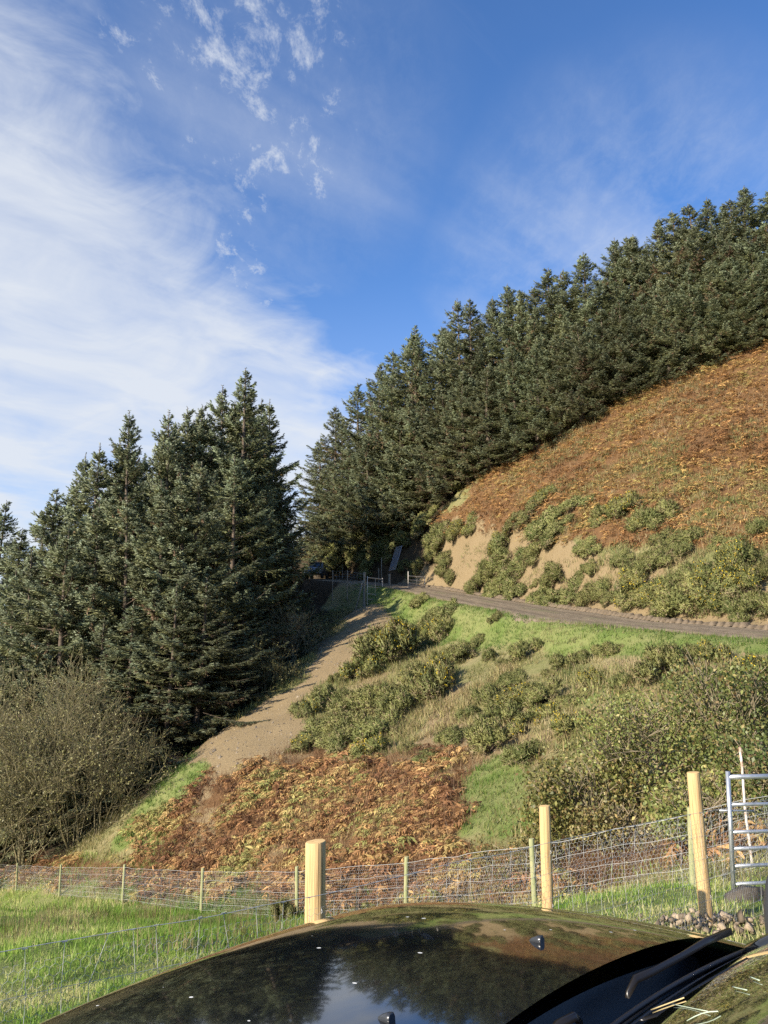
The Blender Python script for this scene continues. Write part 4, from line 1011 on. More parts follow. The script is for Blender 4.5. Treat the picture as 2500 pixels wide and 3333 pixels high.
leafy_shrub(75, place(2290, 2690, 13.0), 1.9, 0.9, 4200, 'low dark leafy scrub at the foot of the hazels behind the last post', 0.06)
leafy_shrub(76, place(2000, 2720, 14.2), 1.5, 0.8, 3200, 'low yellowing scrub under the big hazel between the new posts', 0.055, ((0.15, 0.145, 0.05), (0.24, 0.20, 0.07), (0.30, 0.22, 0.09), (0.19, 0.12, 0.055)))
leafy_shrub(77, place(2530, 2690, 12.6), 1.6, 1.0, 3200, 'dark green scrub behind the steel gate rails', 0.06, ((0.07, 0.10, 0.025), (0.13, 0.15, 0.045), (0.25, 0.20, 0.08), (0.17, 0.11, 0.05)))

# ------------------------------------------------------------------ fences
def round_post(r_, h, seed, taper=0.94, n=22):
    q = np.random.default_rng(seed); mb = MB(); zs = np.r_[-0.35, np.linspace(0, h, 9), h + 0.006]
    a = np.arange(n) * 2 * pi / n; flat = 1 + 0.035 * np.cos(3 * a + q.random() * 6) + 0.03 * np.cos(2 * a + q.random() * 6)
    rows = []
    for i, z in enumerate(zs):
        rr = r_ * (1 - (1 - taper) * max(z, 0) / h) * (0.955 if i == len(zs) - 1 else 1)
        rows.append(np.stack([np.cos(a) * rr * flat * (1 + q.normal() * 0.012), np.sin(a) * rr * flat, np.full(n, z) + (0.004 * np.cos(a) if i >= len(zs) - 2 else 0)], -1))
    V = np.concatenate(rows); m = len(zs); i = np.arange(m - 1)[:, None] * n; j = np.arange(n)[None]; k = (j + 1) % n
    Q = np.stack([i + j, i + k, i + n + k, i + n + j], -1).reshape(-1, 4)
    return V, Q, rows[-1]
def post(parent, p, r_, h, mat, seed, label=None, tilt=(0, 0), endmat=None):
    V, Q, top = round_post(r_, h, seed)
    me = mesh_np('post', V, Q, None, None, True, [mat]); o = link('post', me, parent, p, (tilt[0], tilt[1], 0))
    c = top.mean(0); c[2] += 0.002
    inner = c + (top - c) * 0.45; n = len(top)
    tv = np.concatenate([top, inner, [c]]); qs = [[i, (i + 1) % n, n + (i + 1) % n, n + i] for i in range(n)]; ts = [[n + i, n + (i + 1) % n, 2 * n] for i in range(n)]
    link('end_grain', mesh_np('end_grain', tv, qs, ts, None, True, [endmat or mat]), o)
    if label: o['label'] = label
    return o
def hexnet(path, zlo, zhi, a, r_, wob, seed):
    """path(s)->xyz of ground under the fence at arc length s; returns netting segments"""
    S_, PX = path; q = np.random.default_rng(seed)
    R = a / math.sqrt(3); cols = int(S_[-1] / a); rows = int((zhi - zlo) / (1.5 * R)) + 1
    ci, cj = np.meshgrid(np.arange(cols), np.arange(rows)); ci, cj = ci.ravel(), cj.ravel()
    cx = ci * a + (cj % 2) * a / 2; cz = zlo + cj * 1.5 * R
    ang = np.radians([90, 150, 210, 270]); px = np.stack([cx + R * np.cos(t) for t in ang], 1); pz = np.stack([cz + R * np.sin(t) for t in ang], 1)
    px += (vnoise(px * 1, pz, 0.3, seed) - 0.5) * a * 0.6; pz += (vnoise(px, pz, 0.25, seed + 3) - 0.5) * a * 0.6
    pz = np.clip(pz, zlo - 0.02, zhi)
    X = np.stack([np.interp(px, S_, PX[:, k]) for k in range(3)], -1); X[..., 2] += pz
    nrm = unit(np.array([PX[-1, 1] - PX[0, 1], -(PX[-1, 0] - PX[0, 0]), 0.0]))
    X += nrm * ((vnoise(px, pz, 0.35, seed + 8) - 0.5) * wob)[..., None]
    mb = MB(); mb.segs(X[:, :-1].reshape(-1, 3), X[:, 1:].reshape(-1, 3), r_, None, 3); return mb
def polyline(P):
    P = np.asarray(P, float); return np.r_[0, np.cumsum(np.hypot(*np.diff(P[:, :2], axis=0).T))], P
def stock_wires(parent, path, heights, stay, rw, rs, seed, topr=None, sag=0.02, off=None):
    S_, PX = path; q = np.random.default_rng(seed); off = np.zeros(3) if off is None else off
    for i, h in enumerate(heights):
        s_ = np.arange(0, S_[-1], 0.12); P_ = np.stack([np.interp(s_, S_, PX[:, k]) for k in range(3)], -1) + off
        P_[:, 2] += h + (vnoise(s_, s_ * 0, 0.45, seed + i) - 0.5) * sag * 2
        r_ = topr if (topr and i == len(heights) - 1) else rw
        mb = MB(); mb.segs(P_[:-1], P_[1:], r_, None, 4); mb.obj('line_wire', M['wire'], parent)
    st = np.arange(stay * 0.4, S_[-1], stay); n = len(st); hs = np.array(heights); A, B = [], []
    for s0 in st:
        dx = q.normal(size=len(hs)) * 0.012 * (1.0 + 2 * (q.random() < 0.2))
        P_ = np.stack([np.interp(s0 + dx, S_, PX[:, k]) for k in range(3)], -1) + off; P_[:, 2] += hs; A.append(P_[:-1]); B.append(P_[1:])
    mb = MB(); mb.segs(np.concatenate(A), np.concatenate(B), rs, None, 4)
    # knots where the stays grip the top wire
    top = np.array([b[-1] for b in B]); mb.segs(top - np.array([0.009, 0.007, 0.0]), top + np.array([0.009, 0.007, 0]), rs * 2.6, None, 4)
    o = mb.obj('stays', M['wire'], parent); o['kind'] = 'stuff'

NF = [(-5.2, 0.9), (-1.8, 3.6), (-0.43, 4.7), (1.26, 6.05), (3.08, 7.5), (4.2, 8.4), (6.6, 10.0)]
# near fence follows the ground
near = empty('wire_fence', (0, 0, 0)); tag(near, 'new stock fence of peeled round posts with steel netting beyond the car', 'fence')
NFW = np.array([(x, y, sz(x, y)) for x, y in [(-2.6, 3.0), (-1.8, 3.6), (-0.43, 4.7), (0.4, 5.38), (1.26, 6.05), (2.2, 6.8), (3.08, 7.5), (4.2, 8.4), (5.6, 9.45)]])
# level the netting to the wire heights seen on the posts
wz = np.interp(NFW[:, 0], [-2.6, -1.8, -0.43, 1.26, 3.08, 4.2, 5.6], [-2.33, -2.34, -2.42, -2.44, -2.5, -2.54, -2.56]) + EYE
NFW[:, 2] = wz
def near_post(px_top, py_top, Y, rr, seed, label, tilt):
    t = at(px_top, py_top, Y); g = sz(t[0], t[1]) - 0.05; return post(near, (t[0], t[1], g), rr, t[2] - g, M['newpost'], seed, label, tilt, M['endgrain'])
near_post(1036, 2742, 4.74, 0.061, 1, 'thickest peeled post, nearest the camera', (0.0, -0.01))
near_post(1772, 2626, 6.10, 0.043, 2, 'slimmer peeled post between the other two', (0.0, 0.0))
near_post(2268, 2516, 7.55, 0.060, 3, 'peeled post at the right near the steel gate', (0.0, -0.025))
post(near, (-2.6 - 0.2, 2.85, gz(-2.8, 2.85)), 0.055, 1.2, M['newpost'], 4, None, (0, 0), M['endgrain'])
npath = polyline(NFW)
for o in [k for k in near.children if k.name.startswith('post')]:
    for hgt in (0.32, 0.66, 1.03):
        mb = MB(); rr = 0.062 if o.location.x < 0 or o.location.x > 2 else 0.044
        a0 = math.atan2(-0.78, 0.62); nx_, ny_ = cos(a0), sin(a0)
        mb.tube([(nx_ * rr * 0.97 - ny_ * 0.006 * q, ny_ * rr * 0.97 + nx_ * 0.006 * q, hgt + w_) for q, w_ in ((0, -0.014), (0, -0.008))] + [(nx_ * (rr + 0.008), ny_ * (rr + 0.008), hgt), (nx_ * rr * 0.97, ny_ * rr * 0.97, hgt + 0.014)], 0.0022, 5); mb.obj('staple', M['wire'], o)
shift = np.array([0.055, -0.07, 0]) * 0.9
stock_wires(near, npath, [0.03, 0.17, 0.32, 0.49, 0.66, 0.84, 1.04], 0.165, 0.0014, 0.0013, 5, 0.0023, 0.012, shift)
nn = hexnet((npath[0], NFW + shift), 0.0, 0.98, 0.045, 0.0008, 0.03, 15).obj('hex_netting', M['wire'], near); nn['kind'] = 'stuff'
# far fence along the bottom of the field
far = empty('field_fence', (0, 0, 0)); tag(far, 'older wire netting fence on green round posts along the bottom of the field', 'fence')
FP = []
for i, (x, t, b, Y) in enumerate(FAR_POSTS):
    tp = at(x, t, Y); g = sz(tp[0], tp[1]); h = np.clip(tp[2] - g, 0.95, 1.4)
    post(far, (tp[0], tp[1], tp[2] - h), 0.046, h, M['oldpost'], 40 + i, None, (random.uniform(-.03, .03), random.uniform(-.03, .03)))
    FP.append((tp[0], tp[1], tp[2] - 1.13))
last = np.array([6.2, 10.6, 0]); last[2] = sz(last[0], last[1]); FP.append(tuple(last))
FP = np.array(FP); fpath = polyline(FP)
stock_wires(far, fpath, [0.05, 0.2, 0.38, 0.58, 0.8, 1.03], 0.6, 0.0028, 0.0016, 25, 0.004, 0.02)
fn = hexnet(fpath, 0.02, 1.0, 0.065, 0.0012, 0.05, 35).obj('hex_netting', M['wire'], far); fn['kind'] = 'stuff'

# ------------------------------------------------------------------ gates
def bar_gate(name, p, rz, w, h, bars, label, cat='gate', rad=0.02, tilt=None, mids=(0.5,), extra=0.0, bottom=0.0):
    e = empty(name, p, rz)
    if tilt is not None: e.rotation_euler = tilt
    for x, ex in ((0, extra), (w, 0)):
        mb = MB(); mb.tube([(x, 0, bottom), (x, 0, h + 0.03 + ex)], rad * 1.25, 10); mb.obj('stile', M['galv'], e, True)
    for i, z in enumerate(bars):
        mb = MB(); xs = np.linspace(0, w, 9); mb.tube(np.stack([xs, xs * 0 + 0.001, np.full(9, z)], -1), rad * (1.35 if i == len(bars) - 1 else 1), 10); mb.obj('rail', M['galv'], e, True)
    for m_ in mids:
        mb = MB(); mb.box((w * m_, -rad * 1.05, (bars[0] + bars[-1]) / 2), (0.04, 0.012, bars[-1] - bars[0])); mb.obj('brace', M['galv'], e)
    tag(e, label, cat); return e
g0 = at(2388, 2822, 9.3); g0[2] = sz(g0[0], g0[1])
gt = at(2368, 2518, 9.3)
gh = gt[2] - g0[2]
ng = bar_gate('field_gate', (g0[0] - 0.02, g0[1], g0[2]), radians(12), 3.3, gh, [gh * f for f in (0.10, 0.245, 0.385, 0.52, 0.745, 0.975)], 'galvanised steel field gate behind the netting at the right edge', 'gate', 0.021, None, (0.42, 0.8))
ng.rotation_euler = (radians(1.5), radians(0.6), radians(10))
mb = MB(); mb.tube([(-0.13, 0, gh * 0.70), (0.30, 0, gh * 0.69)], 0.012, 8); mb.obj('latch', M['galv'], ng, True)
def far_gate(x0, yb0, yt, x1, Y, Y1, label, extra=0.0):
    a = at(x0, yb0, Y); b = at(x1, yb0, Y1); a[2] = gz(a[0], a[1]); h = at(x0, yt, Y)[2] - a[2]
    w = float(np.hypot(*(b - a)[:2])); rz = math.atan2(b[1] - a[1], b[0] - a[0])
    g = bar_gate('track_gate', tuple(a), rz, w, h, [h * f for f in (0.08, 0.24, 0.42, 0.66, 0.97)], label, 'gate', 0.03, None, (0.5,), extra)
    for o in g.children: o.data.materials.clear(); o.data.materials.append(M['palesteel'])
    return g
far_gate(1196, 1920, 1877, 1245, 62.3, 64.0, 'open steel gate on the left of the track beside the timber post')
far_gate(1329, 1916, 1873, 1383, 63.2, 64.6, 'open steel gate on the right of the track under the dark bank', 0.30)
# gate stood up on end against the bank
A = at(1266, 1858, 68.0); T = at(1289, 1782, 69.2); Bq = at(1277, 1886, 67.0)
lw = float(np.linalg.norm(T - A)); ux = unit(T - A); bz = (Bq - A) - ux * ((Bq - A) @ ux); lh = float(np.linalg.norm(bz))
e = bar_gate('leaning_gate', (0, 0, 0), 0, lw, lh, [lh * f for f in (0.02, 0.18, 0.34, 0.5, 0.66, 0.83, 0.98)], 'steel gate tipped up on end against the dark bank above the far gates', 'gate', 0.017, None, (0.5,))
ux = unit(T - A); uz = unit((Bq - A) - ux * ((Bq - A) @ ux)); uy = np.cross(uz, ux)
for o in e.children: o.data.materials.clear(); o.data.materials.append(M['shadesteel'])
e.matrix_world = Matrix(((ux[0], uy[0], uz[0], A[0]), (ux[1], uy[1], uz[1], A[1]), (ux[2], uy[2], uz[2], A[2]), (0, 0, 0, 1)))
# timber gate posts and fence on the track
def wood_post(name, px, pt, pb, Y, r_, label, group=None):
    b = at(px, pb, Y); b[2] = gz(b[0], b[1]); h = max(at(px, pt, Y)[2] - b[2], 0.9)
    V, Q, top = round_post(r_, h, int(px)); c = top.mean(0); n = len(top)
    V2 = np.concatenate([V, [c]]); i0 = len(V) - n; ts = [[i0 + i, i0 + (i + 1) % n, len(V)] for i in range(n)]
    o = link(name, mesh_np(name, V2, Q, ts, None, True, [M['greypost']]), None, tuple(b)); tag(o, label, 'post', group); return o
wood_post('gate_post', 1186, 1863, 1918, 62.6, 0.12, 'stout timber gate post at the left side of the far gateway')
wood_post('gate_post', 1268, 1868, 1906, 67.0, 0.12, 'timber gate post under the tipped-up gate')
s0 = at(1162, 1916, 62.3); s0[2] = gz(s0[0], s0[1]); s1 = at(1182, 1890, 62.5)
mb = MB(); mb.tube([s0 + np.array([-0.1, -0.2, 0]), s1], 0.06, 8); tag(mb.obj('strut', M['greypost']), 'sloping timber strut propping the far gate post', 'strut')
tf = empty('track_fence', (0, 0, 0)); tag(tf, 'thin wire fence on stakes beside the track by the pickup', 'fence')
tfp = []
for i, (px, pt, Y) in enumerate([(1083, 1857, 64.5), (1131, 1856, 63.6), (1184, 1866, 62.9)]):
    t = at(px, pt, Y); g = gz(t[0], t[1]); h = float(np.clip(t[2] - g, 1.0, 2.2))
    post(tf, (t[0], t[1], t[2] - h), 0.045, h, M['greypost'], 70 + i); tfp.append((t[0], t[1], t[2] - 1.1))
stock_wires(tf, polyline(tfp), [0.05, 0.2, 0.38, 0.58, 0.8, 1.03], 0.3, 0.004, 0.003, 75)
for i, (px, pt, pb, Y) in enumerate([(1115, 1838, 1876, 79), (1242, 1815, 1876, 71), (1200, 1800, 1850, 76), (1233, 1850, 1875, 69.5)]):
    wood_post('stake', px, pt, pb, Y, 0.04, f'{ORD[i]} thin stake in the dark undergrowth behind the far gates', 'stakes behind the far gates')
# pale stake behind the near gate
a_, b_ = at(2440, 2720, 11.2), at(2407, 2432, 11.2)
M['palestake'] = material('pale_rusty_stake', (0.62, 0.56, 0.5), 0.8, noise=((6, 6, 5), (0.36, 0.20, 0.12), 0.5, 0.62))
mb = MB(); a_[2] = sz(a_[0], a_[1]) - 0.2; pts = [a_ + (b_ - a_) * t + np.array([0.01 * sin(t * 9), 0, 0]) for t in np.linspace(0, 1, 8)]
mb.tube(pts, 0.018, 8); tag(mb.obj('pale_stake', M['palestake'], None, True), 'thin pale rust-stained stake leaning behind the steel gate', 'stake')

# ------------------------------------------------------------------ stones by the fence
def stone_mesh(seed):
    import bmesh
    r = np.random.default_rng(seed); bm = bmesh.new()
    P_ = unit(r.normal(size=(11, 3))) * r.uniform(0.6, 1.0, (11, 1)) * r.uniform(0.45, 1.4, 3)
    for p in P_: bm.verts.new(p)
    bmesh.ops.convex_hull(bm, input=bm.verts[:]); bmesh.ops.delete(bm, geom=[v for v in bm.verts if not v.link_faces], context='VERTS'); bm.verts.index_update()
    V = np.array([v.co[:] for v in bm.verts]); F = [[v.index for v in f.verts] for f in bm.faces]; bm.free()
    c = np.array([0.34, 0.265, 0.18]) * r.uniform(0.25, 1.25)
    return mesh_np('stone', V, None, F, np.broadcast_to(np.clip(c, 0.03, 0.5), V.shape), False, [M['stone']])
ST = [stone_mesh(500 + i) for i in range(16)]
hc = ground_at(2320, 3040, 4.5); heap = empty('stone_heap', (hc[0], hc[1], sz(hc[0], hc[1])))
tag(heap, 'heap of broken brown and pale stones between the car and the last post', 'stones')
r_ = random.Random(8)
for i in range(260):
    dx, dy = r_.gauss(0.0, 0.36), r_.gauss(0.05, 0.30); s_ = 0.018 + 0.034 * r_.random() ** 2 + (0.04 if i < 7 else 0)
    x, y = hc[0] + dx, hc[1] + dy; z = sz(x, y) - hc[2] + max(0, 0.10 - 0.25 * (dx * dx + dy * dy)) * r_.random()
    z = z - (heap.location.z - hc[2])
    link('stone', ST[i % 16], heap, (dx, dy, z + s_ * 0.4), (r_.random() * 6, r_.random() * 6, r_.random() * 6), s_)
bc = ground_at(2418, 2938, 4.5); bc[2] = sz(bc[0], bc[1])
M['slab'] = material('dark_rock', (0.085, 0.072, 0.058), 0.9, noise=((5, 5, 5), (0.045, 0.038, 0.03), 0.4, 0.7), bump=((9, 9, 9), 0.8, 0.03))
V = np.array([(-0.30, -0.10, -0.05), (0.34, -0.16, -0.05), (0.34, 0.16, -0.05), (-0.26, 0.14, -0.05), (-0.27, -0.08, 0.12), (0.02, -0.12, 0.24), (0.30, -0.10, 0.26), (0.36, 0.1, 0.2), (0.05, 0.14, 0.22), (-0.24, 0.10, 0.10)])
bo = link('boulder', mesh_np('boulder', V, [[0, 1, 6, 5], [1, 2, 7, 6], [2, 3, 9, 8], [3, 0, 4, 9], [5, 6, 7, 8], [4, 5, 8, 9]], [[0, 5, 4], [2, 8, 7]], None, False, [M['slab']]), None, tuple(bc), None, 0.66)
tag(bo, 'dark angular rock lying on the grass beside the black snorkel', 'rock')

# ------------------------------------------------------------------ pickup in the shade of the wood
M['paintgrey'] = material('silver_grey_paint', (0.30, 0.32, 0.36), 0.22, 0.5, 0.5, coat=0.6)
M['blackplastic'] = material('black_plastic', (0.012, 0.012, 0.014), 0.42, spec=0.4)
M['glassdark'] = material('dark_window_glass', (0.006, 0.008, 0.009), 0.03, spec=0.9)
M['chrome'] = material('chrome', (0.7, 0.72, 0.74), 0.12, 1.0, 0.5)
M['lamp'] = material('headlamp_glass', (0.75, 0.77, 0.8), 0.08, 0.2, 0.8)
M['rubber'] = material('tyre_rubber', (0.02, 0.02, 0.02), 0.85)
def loft(mb, secs):
    secs = np.asarray(secs, float); m, n = secs.shape[:2]; i = np.arange(m - 1)[:, None] * n; j = np.arange(n)[None]; k = (j + 1) % n
    mb.add(secs.reshape(-1, 3), np.stack([i + j, i + k, i + n + k, i + n + j], -1).reshape(-1, 4))
    c0, c1 = secs[0].mean(0), secs[-1].mean(0); b = mb.n
    mb.add(np.concatenate([secs[0], secs[-1], [c0, c1]]), None, [[2 * n, (a + 1) % n, a] for a in range(n)] + [[2 * n + 1, n + a, n + (a + 1) % n] for a in range(n)])
def rsec(x, w, z0, z1, r=0.08, n=4):
    pts = []
    for cx, cz, a0 in ((w - r, z1 - r, 0), (-w + r, z1 - r, 90), (-w + r, z0 + r, 180), (w - r, z0 + r, 270)):
        for t in np.linspace(a0, a0 + 90, n): pts.append((x, cx + r * cos(radians(t)), cz + r * sin(radians(t))))
    return pts
def wheel(parent, p, R, w):
    mb = MB(); a = np.linspace(0, 2 * pi, 25)[:-1]; prof = [(R * 0.62, -w / 2), (R * 0.93, -w / 2), (R, -w / 2 + 0.03), (R, w / 2 - 0.03), (R * 0.93, w / 2), (R * 0.62, w / 2)]
    secs = np.array([[(rr * cos(t), y, rr * sin(t)) for rr, y in prof] for t in a]); n = len(prof); m = len(a)
    Q = [[i * n + k, ((i + 1) % m) * n + k, ((i + 1) % m) * n + (k + 1) % n, i * n + (k + 1) % n] for i in range(m) for k in range(n)]
    e = link('wheel', mesh_np('wheel', secs.reshape(-1, 3), Q, None, None, False, [M['rubber']]), parent, p)
    mb = MB(); mb.tube([(0, -w * 0.4, 0), (0, w * 0.4, 0)], R * 0.63, 16); mb.obj('rim', M['galv'], e)
    return e
def pickup():
    p = at(1030, 1884, 77.0); p[2] = gz(p[0], p[1]); jj = int(np.argmin((TC[:, 0] - p[0]) ** 2 + (TC[:, 1] - p[1]) ** 2))
    d = -p[:2] / np.linalg.norm(p[:2]); rz = math.atan2(d[1], d[0]) + radians(-10)
    e = empty('pickup_truck', tuple(p), rz)
    mb = MB(); loft(mb, [rsec(2.02, 0.72, 0.52, 0.92), rsec(1.95, 0.84, 0.46, 1.02), rsec(1.5, 0.90, 0.44, 1.10), rsec(0.75, 0.91, 0.42, 1.16), rsec(-2.7, 0.91, 0.45, 1.16), rsec(-2.75, 0.86, 0.5, 1.12)]); mb.obj('body', M['paintgrey'], e, True)
    mb = MB(); loft(mb, [rsec(0.72, 0.80, 1.1, 1.18, 0.03), rsec(0.05, 0.70, 1.1, 1.76, 0.08), rsec(-1.1, 0.70, 1.1, 1.80, 0.08), rsec(-1.45, 0.74, 1.1, 1.2, 0.03)]); mb.obj('cab', M['paintgrey'], e, True)
    mb = MB(); mb.add([(0.74, -0.70, 1.19), (0.74, 0.70, 1.19), (0.14, 0.60, 1.70), (0.14, -0.60, 1.70)], [[0, 1, 2, 3]]); mb.obj('windscreen', M['glassdark'], e)
    for s in (-1, 1):
        mb = MB(); mb.add([(0.50, s * 0.83, 1.2), (-1.2, s * 0.80, 1.2), (-1.05, s * 0.712, 1.70), (0.0, s * 0.712, 1.70)], [[0, 1, 2, 3]]); mb.obj('side_window', M['glassdark'], e)
        mb = MB(); loft(mb, [rsec(1.99, 0.16, 0.82, 0.98, 0.04), rsec(1.80, 0.17, 0.82, 1.0, 0.04)]); o = mb.obj('headlight', M['lamp'], e); o.location = (0.02, s * 0.66, 0)
        mb = MB(); loft(mb, [rsec(0.06, 0.11, 0, 0.2, 0.04), rsec(-0.06, 0.12, 0, 0.2, 0.04)]); o = mb.obj('mirror', M['chrome'], e); o.location = (0.55, s * 1.06, 1.14)
        for x in (1.35, -1.75): wheel(e, (x, s * 0.80, 0.39), 0.39, 0.25)
    mb = MB(); mb.box((2.05, 0, 0.88), (0.05, 0.92, 0.17)); g = mb.obj('grille', M['blackplastic'], e)
    for z in (0.83, 0.93): mb = MB(); mb.box((2.085, 0, z), (0.02, 0.9, 0.028)); mb.obj('bar', M['chrome'], g)
    mb = MB(); loft(mb, [rsec(2.20, 0.80, 0.44, 0.70, 0.06), rsec(1.95, 0.90, 0.44, 0.72, 0.06)]); mb.obj('bumper', M['paintgrey'], e, True)
    mb = MB(); mb.box((2.21, 0, 0.56), (0.02, 0.62, 0.12)); mb.obj('air_intake', M['blackplastic'], e)
    tag(e, 'silver grey pickup truck parked facing down the track in deep tree shade', 'pickup')
pickup()

# ------------------------------------------------------------------ the black car in front of the camera
M['black'] = material('black_car_paint', (0.004, 0.005, 0.007), 0.09, spec=0.5, coat=1.0)
def dusty(m, sc=55.0, thr=0.80):
    nt = m.node_tree; N, L = nt.nodes, nt.links; b = N['Principled BSDF']
    tc = N.new('ShaderNodeTexCoord'); v = N.new('ShaderNodeTexVoronoi'); v.feature = 'F1'; v.inputs['Scale'].default_value = sc; v.inputs['Randomness'].default_value = 1
    mp = N.new('ShaderNodeMapping'); mp.inputs['Scale'].default_value = (0.55, 1, 1); L.new(tc.outputs['Object'], mp.inputs[0]); L.new(mp.outputs[0], v.inputs['Vector'])
    sp = N.new('ShaderNodeSeparateColor'); L.new(v.outputs['Color'], sp.inputs[0])
    g = N.new('ShaderNodeMath'); g.operation = 'GREATER_THAN'; L.new(sp.outputs[0], g.inputs[0]); g.inputs[1].default_value = 0.975
    rr = N.new('ShaderNodeMath'); rr.operation = 'MULTIPLY'; L.new(sp.outputs[1], rr.inputs[0]); rr.inputs[1].default_value = 0.26
    l = N.new('ShaderNodeMath'); l.operation = 'LESS_THAN'; L.new(v.outputs['Distance'], l.inputs[0]); L.new(rr.outputs[0], l.inputs[1])
    k = N.new('ShaderNodeMath'); k.operation = 'MULTIPLY'; L.new(g.outputs[0], k.inputs[0]); L.new(l.outputs[0], k.inputs[1])
    d = N.new('ShaderNodeBsdfDiffuse'); d.inputs['Color'].default_value = (0.62, 0.62, 0.58, 1)
    # thin road dust
    nz = N.new('ShaderNodeTexNoise'); nz.inputs['Scale'].default_value = 9; nz.inputs['Detail'].default_value = 8; L.new(tc.outputs['Object'], nz.inputs['Vector'])
    mr = N.new('ShaderNodeMapRange'); L.new(nz.outputs['Fac'], mr.inputs[0]); mr.inputs[1].default_value = 0.45; mr.inputs[2].default_value = 0.8; mr.inputs[3].default_value = 0.0005; mr.inputs[4].default_value = 0.006
    d2 = N.new('ShaderNodeBsdfDiffuse'); d2.inputs['Color'].default_value = (0.30, 0.27, 0.22, 1)
    m1 = N.new('ShaderNodeMixShader'); L.new(mr.outputs[0], m1.inputs[0]); L.new(b.outputs[0], m1.inputs[1]); L.new(d2.outputs[0], m1.inputs[2])
    m2 = N.new('ShaderNodeMixShader'); L.new(k.outputs[0], m2.inputs[0]); L.new(m1.outputs[0], m2.inputs[1]); L.new(d.outputs[0], m2.inputs[2])
    L.new(m2.outputs[0], N['Material Output'].inputs[0])
dusty(M['black'])
CC = np.array([0.2, 1.93]); CARROT = math.atan2(0.677, -0.736); CAR_G = gz(0.2, 1.93)
car = empty('parked_car', (CC[0], CC[1], CAR_G), CARROT)
tag(car, 'black off-road car with snorkel, its glossy bonnet filling the bottom of the picture', 'car')
ZO = EYE - CAR_G                      # eye height above the car's origin
def hood_z(a, b):
    a = np.asarray(a, float); b = np.abs(np.asarray(b, float))
    z = -0.742 - 0.07 * a - 0.10 * a * a - 0.066 * b * b - 0.020 * (b / 0.72) ** 8 - 0.085 * np.maximum(a / 1.1, 0) ** 9
    return z + ZO
def grid_part(name, A, B, Z, mat, parent=car, thick=None, sm=True):
    V = np.stack([A, -B, Z], -1); m, n = A.shape; i = np.arange(m - 1)[:, None] * n + np.arange(n - 1)[None]
    Q = np.stack([i, i + n, i + n + 1, i + 1], -1).reshape(-1, 4)
    me = mesh_np(name, V.reshape(-1, 3), Q, None, None, sm, [mat]); o = link(name, me, parent)
    if thick:
        s = o.modifiers.new('thickness', 'SOLIDIFY'); s.thickness = thick; s.offset = 0
    return o
bb = np.linspace(-0.715, 0.715, 61); tt = np.linspace(0, 1, 51)
A_ = np.zeros((51, 61)); B_ = np.tile(bb, (51, 1))
rear = -0.20 - 0.16 * bb ** 2; front = 1.17 - 0.16 * bb ** 2
A_ = rear[None] + (front - rear)[None] * tt[:, None]
Zh = hood_z(A_, B_)
grid_part('bonnet', A_, B_, Zh, M['black'])
# wings either side, rolling over to the flanks
for s in (-1, 1):
    u = np.linspace(0, 1, 22); ww = np.linspace(-0.62, 1.22, 61)
    U, AA = np.meshgrid(u, ww)
    b0 = 0.72 + 0.14 * np.sin(np.minimum(U / 0.5, 1) * pi / 2) + 0.03 * smooth01(U, 0.4, 0.8)
    b0 = b0 - 0.16 * np.maximum(AA - 0.85, 0) ** 2 * 4
    zt = hood_z(AA, 0.72 + 0 * U); zz = zt - 0.003 - 0.10 * (1 - np.cos(np.minimum(U / 0.5, 1) * pi / 2)) - 0.62 * smooth01(U, 0.42, 1.0)
    arch = np.sqrt(np.maximum(0.45 ** 2 - (AA - 0.62) ** 2, 0)) + 0.37
    zz = np.maximum(zz, np.where(np.abs(AA - 0.62) < 0.45, arch, 0.30))
    grid_part('wing', AA, s * b0, zz, M['black'])
# nose, bumper, lamps
mb = MB(); loft(mb, [rsec(1.10, 0.74, 0.62, 0.80, 0.05), rsec(1.24, 0.70, 0.60, 0.80, 0.05)]); mb.obj('grille', M['blackplastic'], car)
mb = MB(); loft(mb, [rsec(1.05, 0.90, 0.34, 0.60, 0.08), rsec(1.34, 0.80, 0.36, 0.58, 0.08)]); mb.obj('bumper', M['black'], car, True)
for s in (-1, 1):
    mb = MB(); loft(mb, [rsec(0.95, 0.13, 0.66, 0.83, 0.05), rsec(1.22, 0.11, 0.66, 0.80, 0.05)]); o = mb.obj('headlight', M['lamp'], car); o.location = (0, s * 0.66, 0)
    for x in (0.62, -2.1): wheel(car, (x, s * 0.78, 0.36), 0.36, 0.24)
# scuttle panel under the wipers
b2 = np.linspace(-0.72, 0.72, 41); t2 = np.linspace(0, 1, 14)
A2 = (-0.15 - 0.16 * b2 ** 2)[None] + t2[:, None] * (-0.26 + 0.08 * b2 ** 2)[None]; B2 = np.tile(b2, (14, 1))
Z2 = ZO - 0.790 - 0.085 * np.sin(np.minimum(t2 * 1.5, 1) * pi)[:, None] * (t2 < 0.67)[:, None] - 0.07 * B2 ** 2 - 0.012 + 0.0 * t2[:, None]
M['scuttle'] = material('scuttle_plastic', (0.010, 0.011, 0.014), 0.38, spec=0.4, bump=((120, 120, 120), 0.15, 0.002))
grid_part('scuttle_panel', A2, B2, Z2, M['scuttle'])
mb = MB(); loft(mb, [rsec(-0.66, 0.70, 0.35, 0.88, 0.04), rsec(0.95, 0.70, 0.35, 0.80, 0.04)]); mb.obj('engine_bay', M['scuttle'], car)
for (x, bq, l) in [(-0.325, 0.12, 0.30), (-0.335, -0.22, 0.26)]:
    mb = MB(); mb.box((x, -bq, ZO - 0.795), (0.02, l, 0.012)); mb.obj('scuttle_rib', M['scuttle'], car)
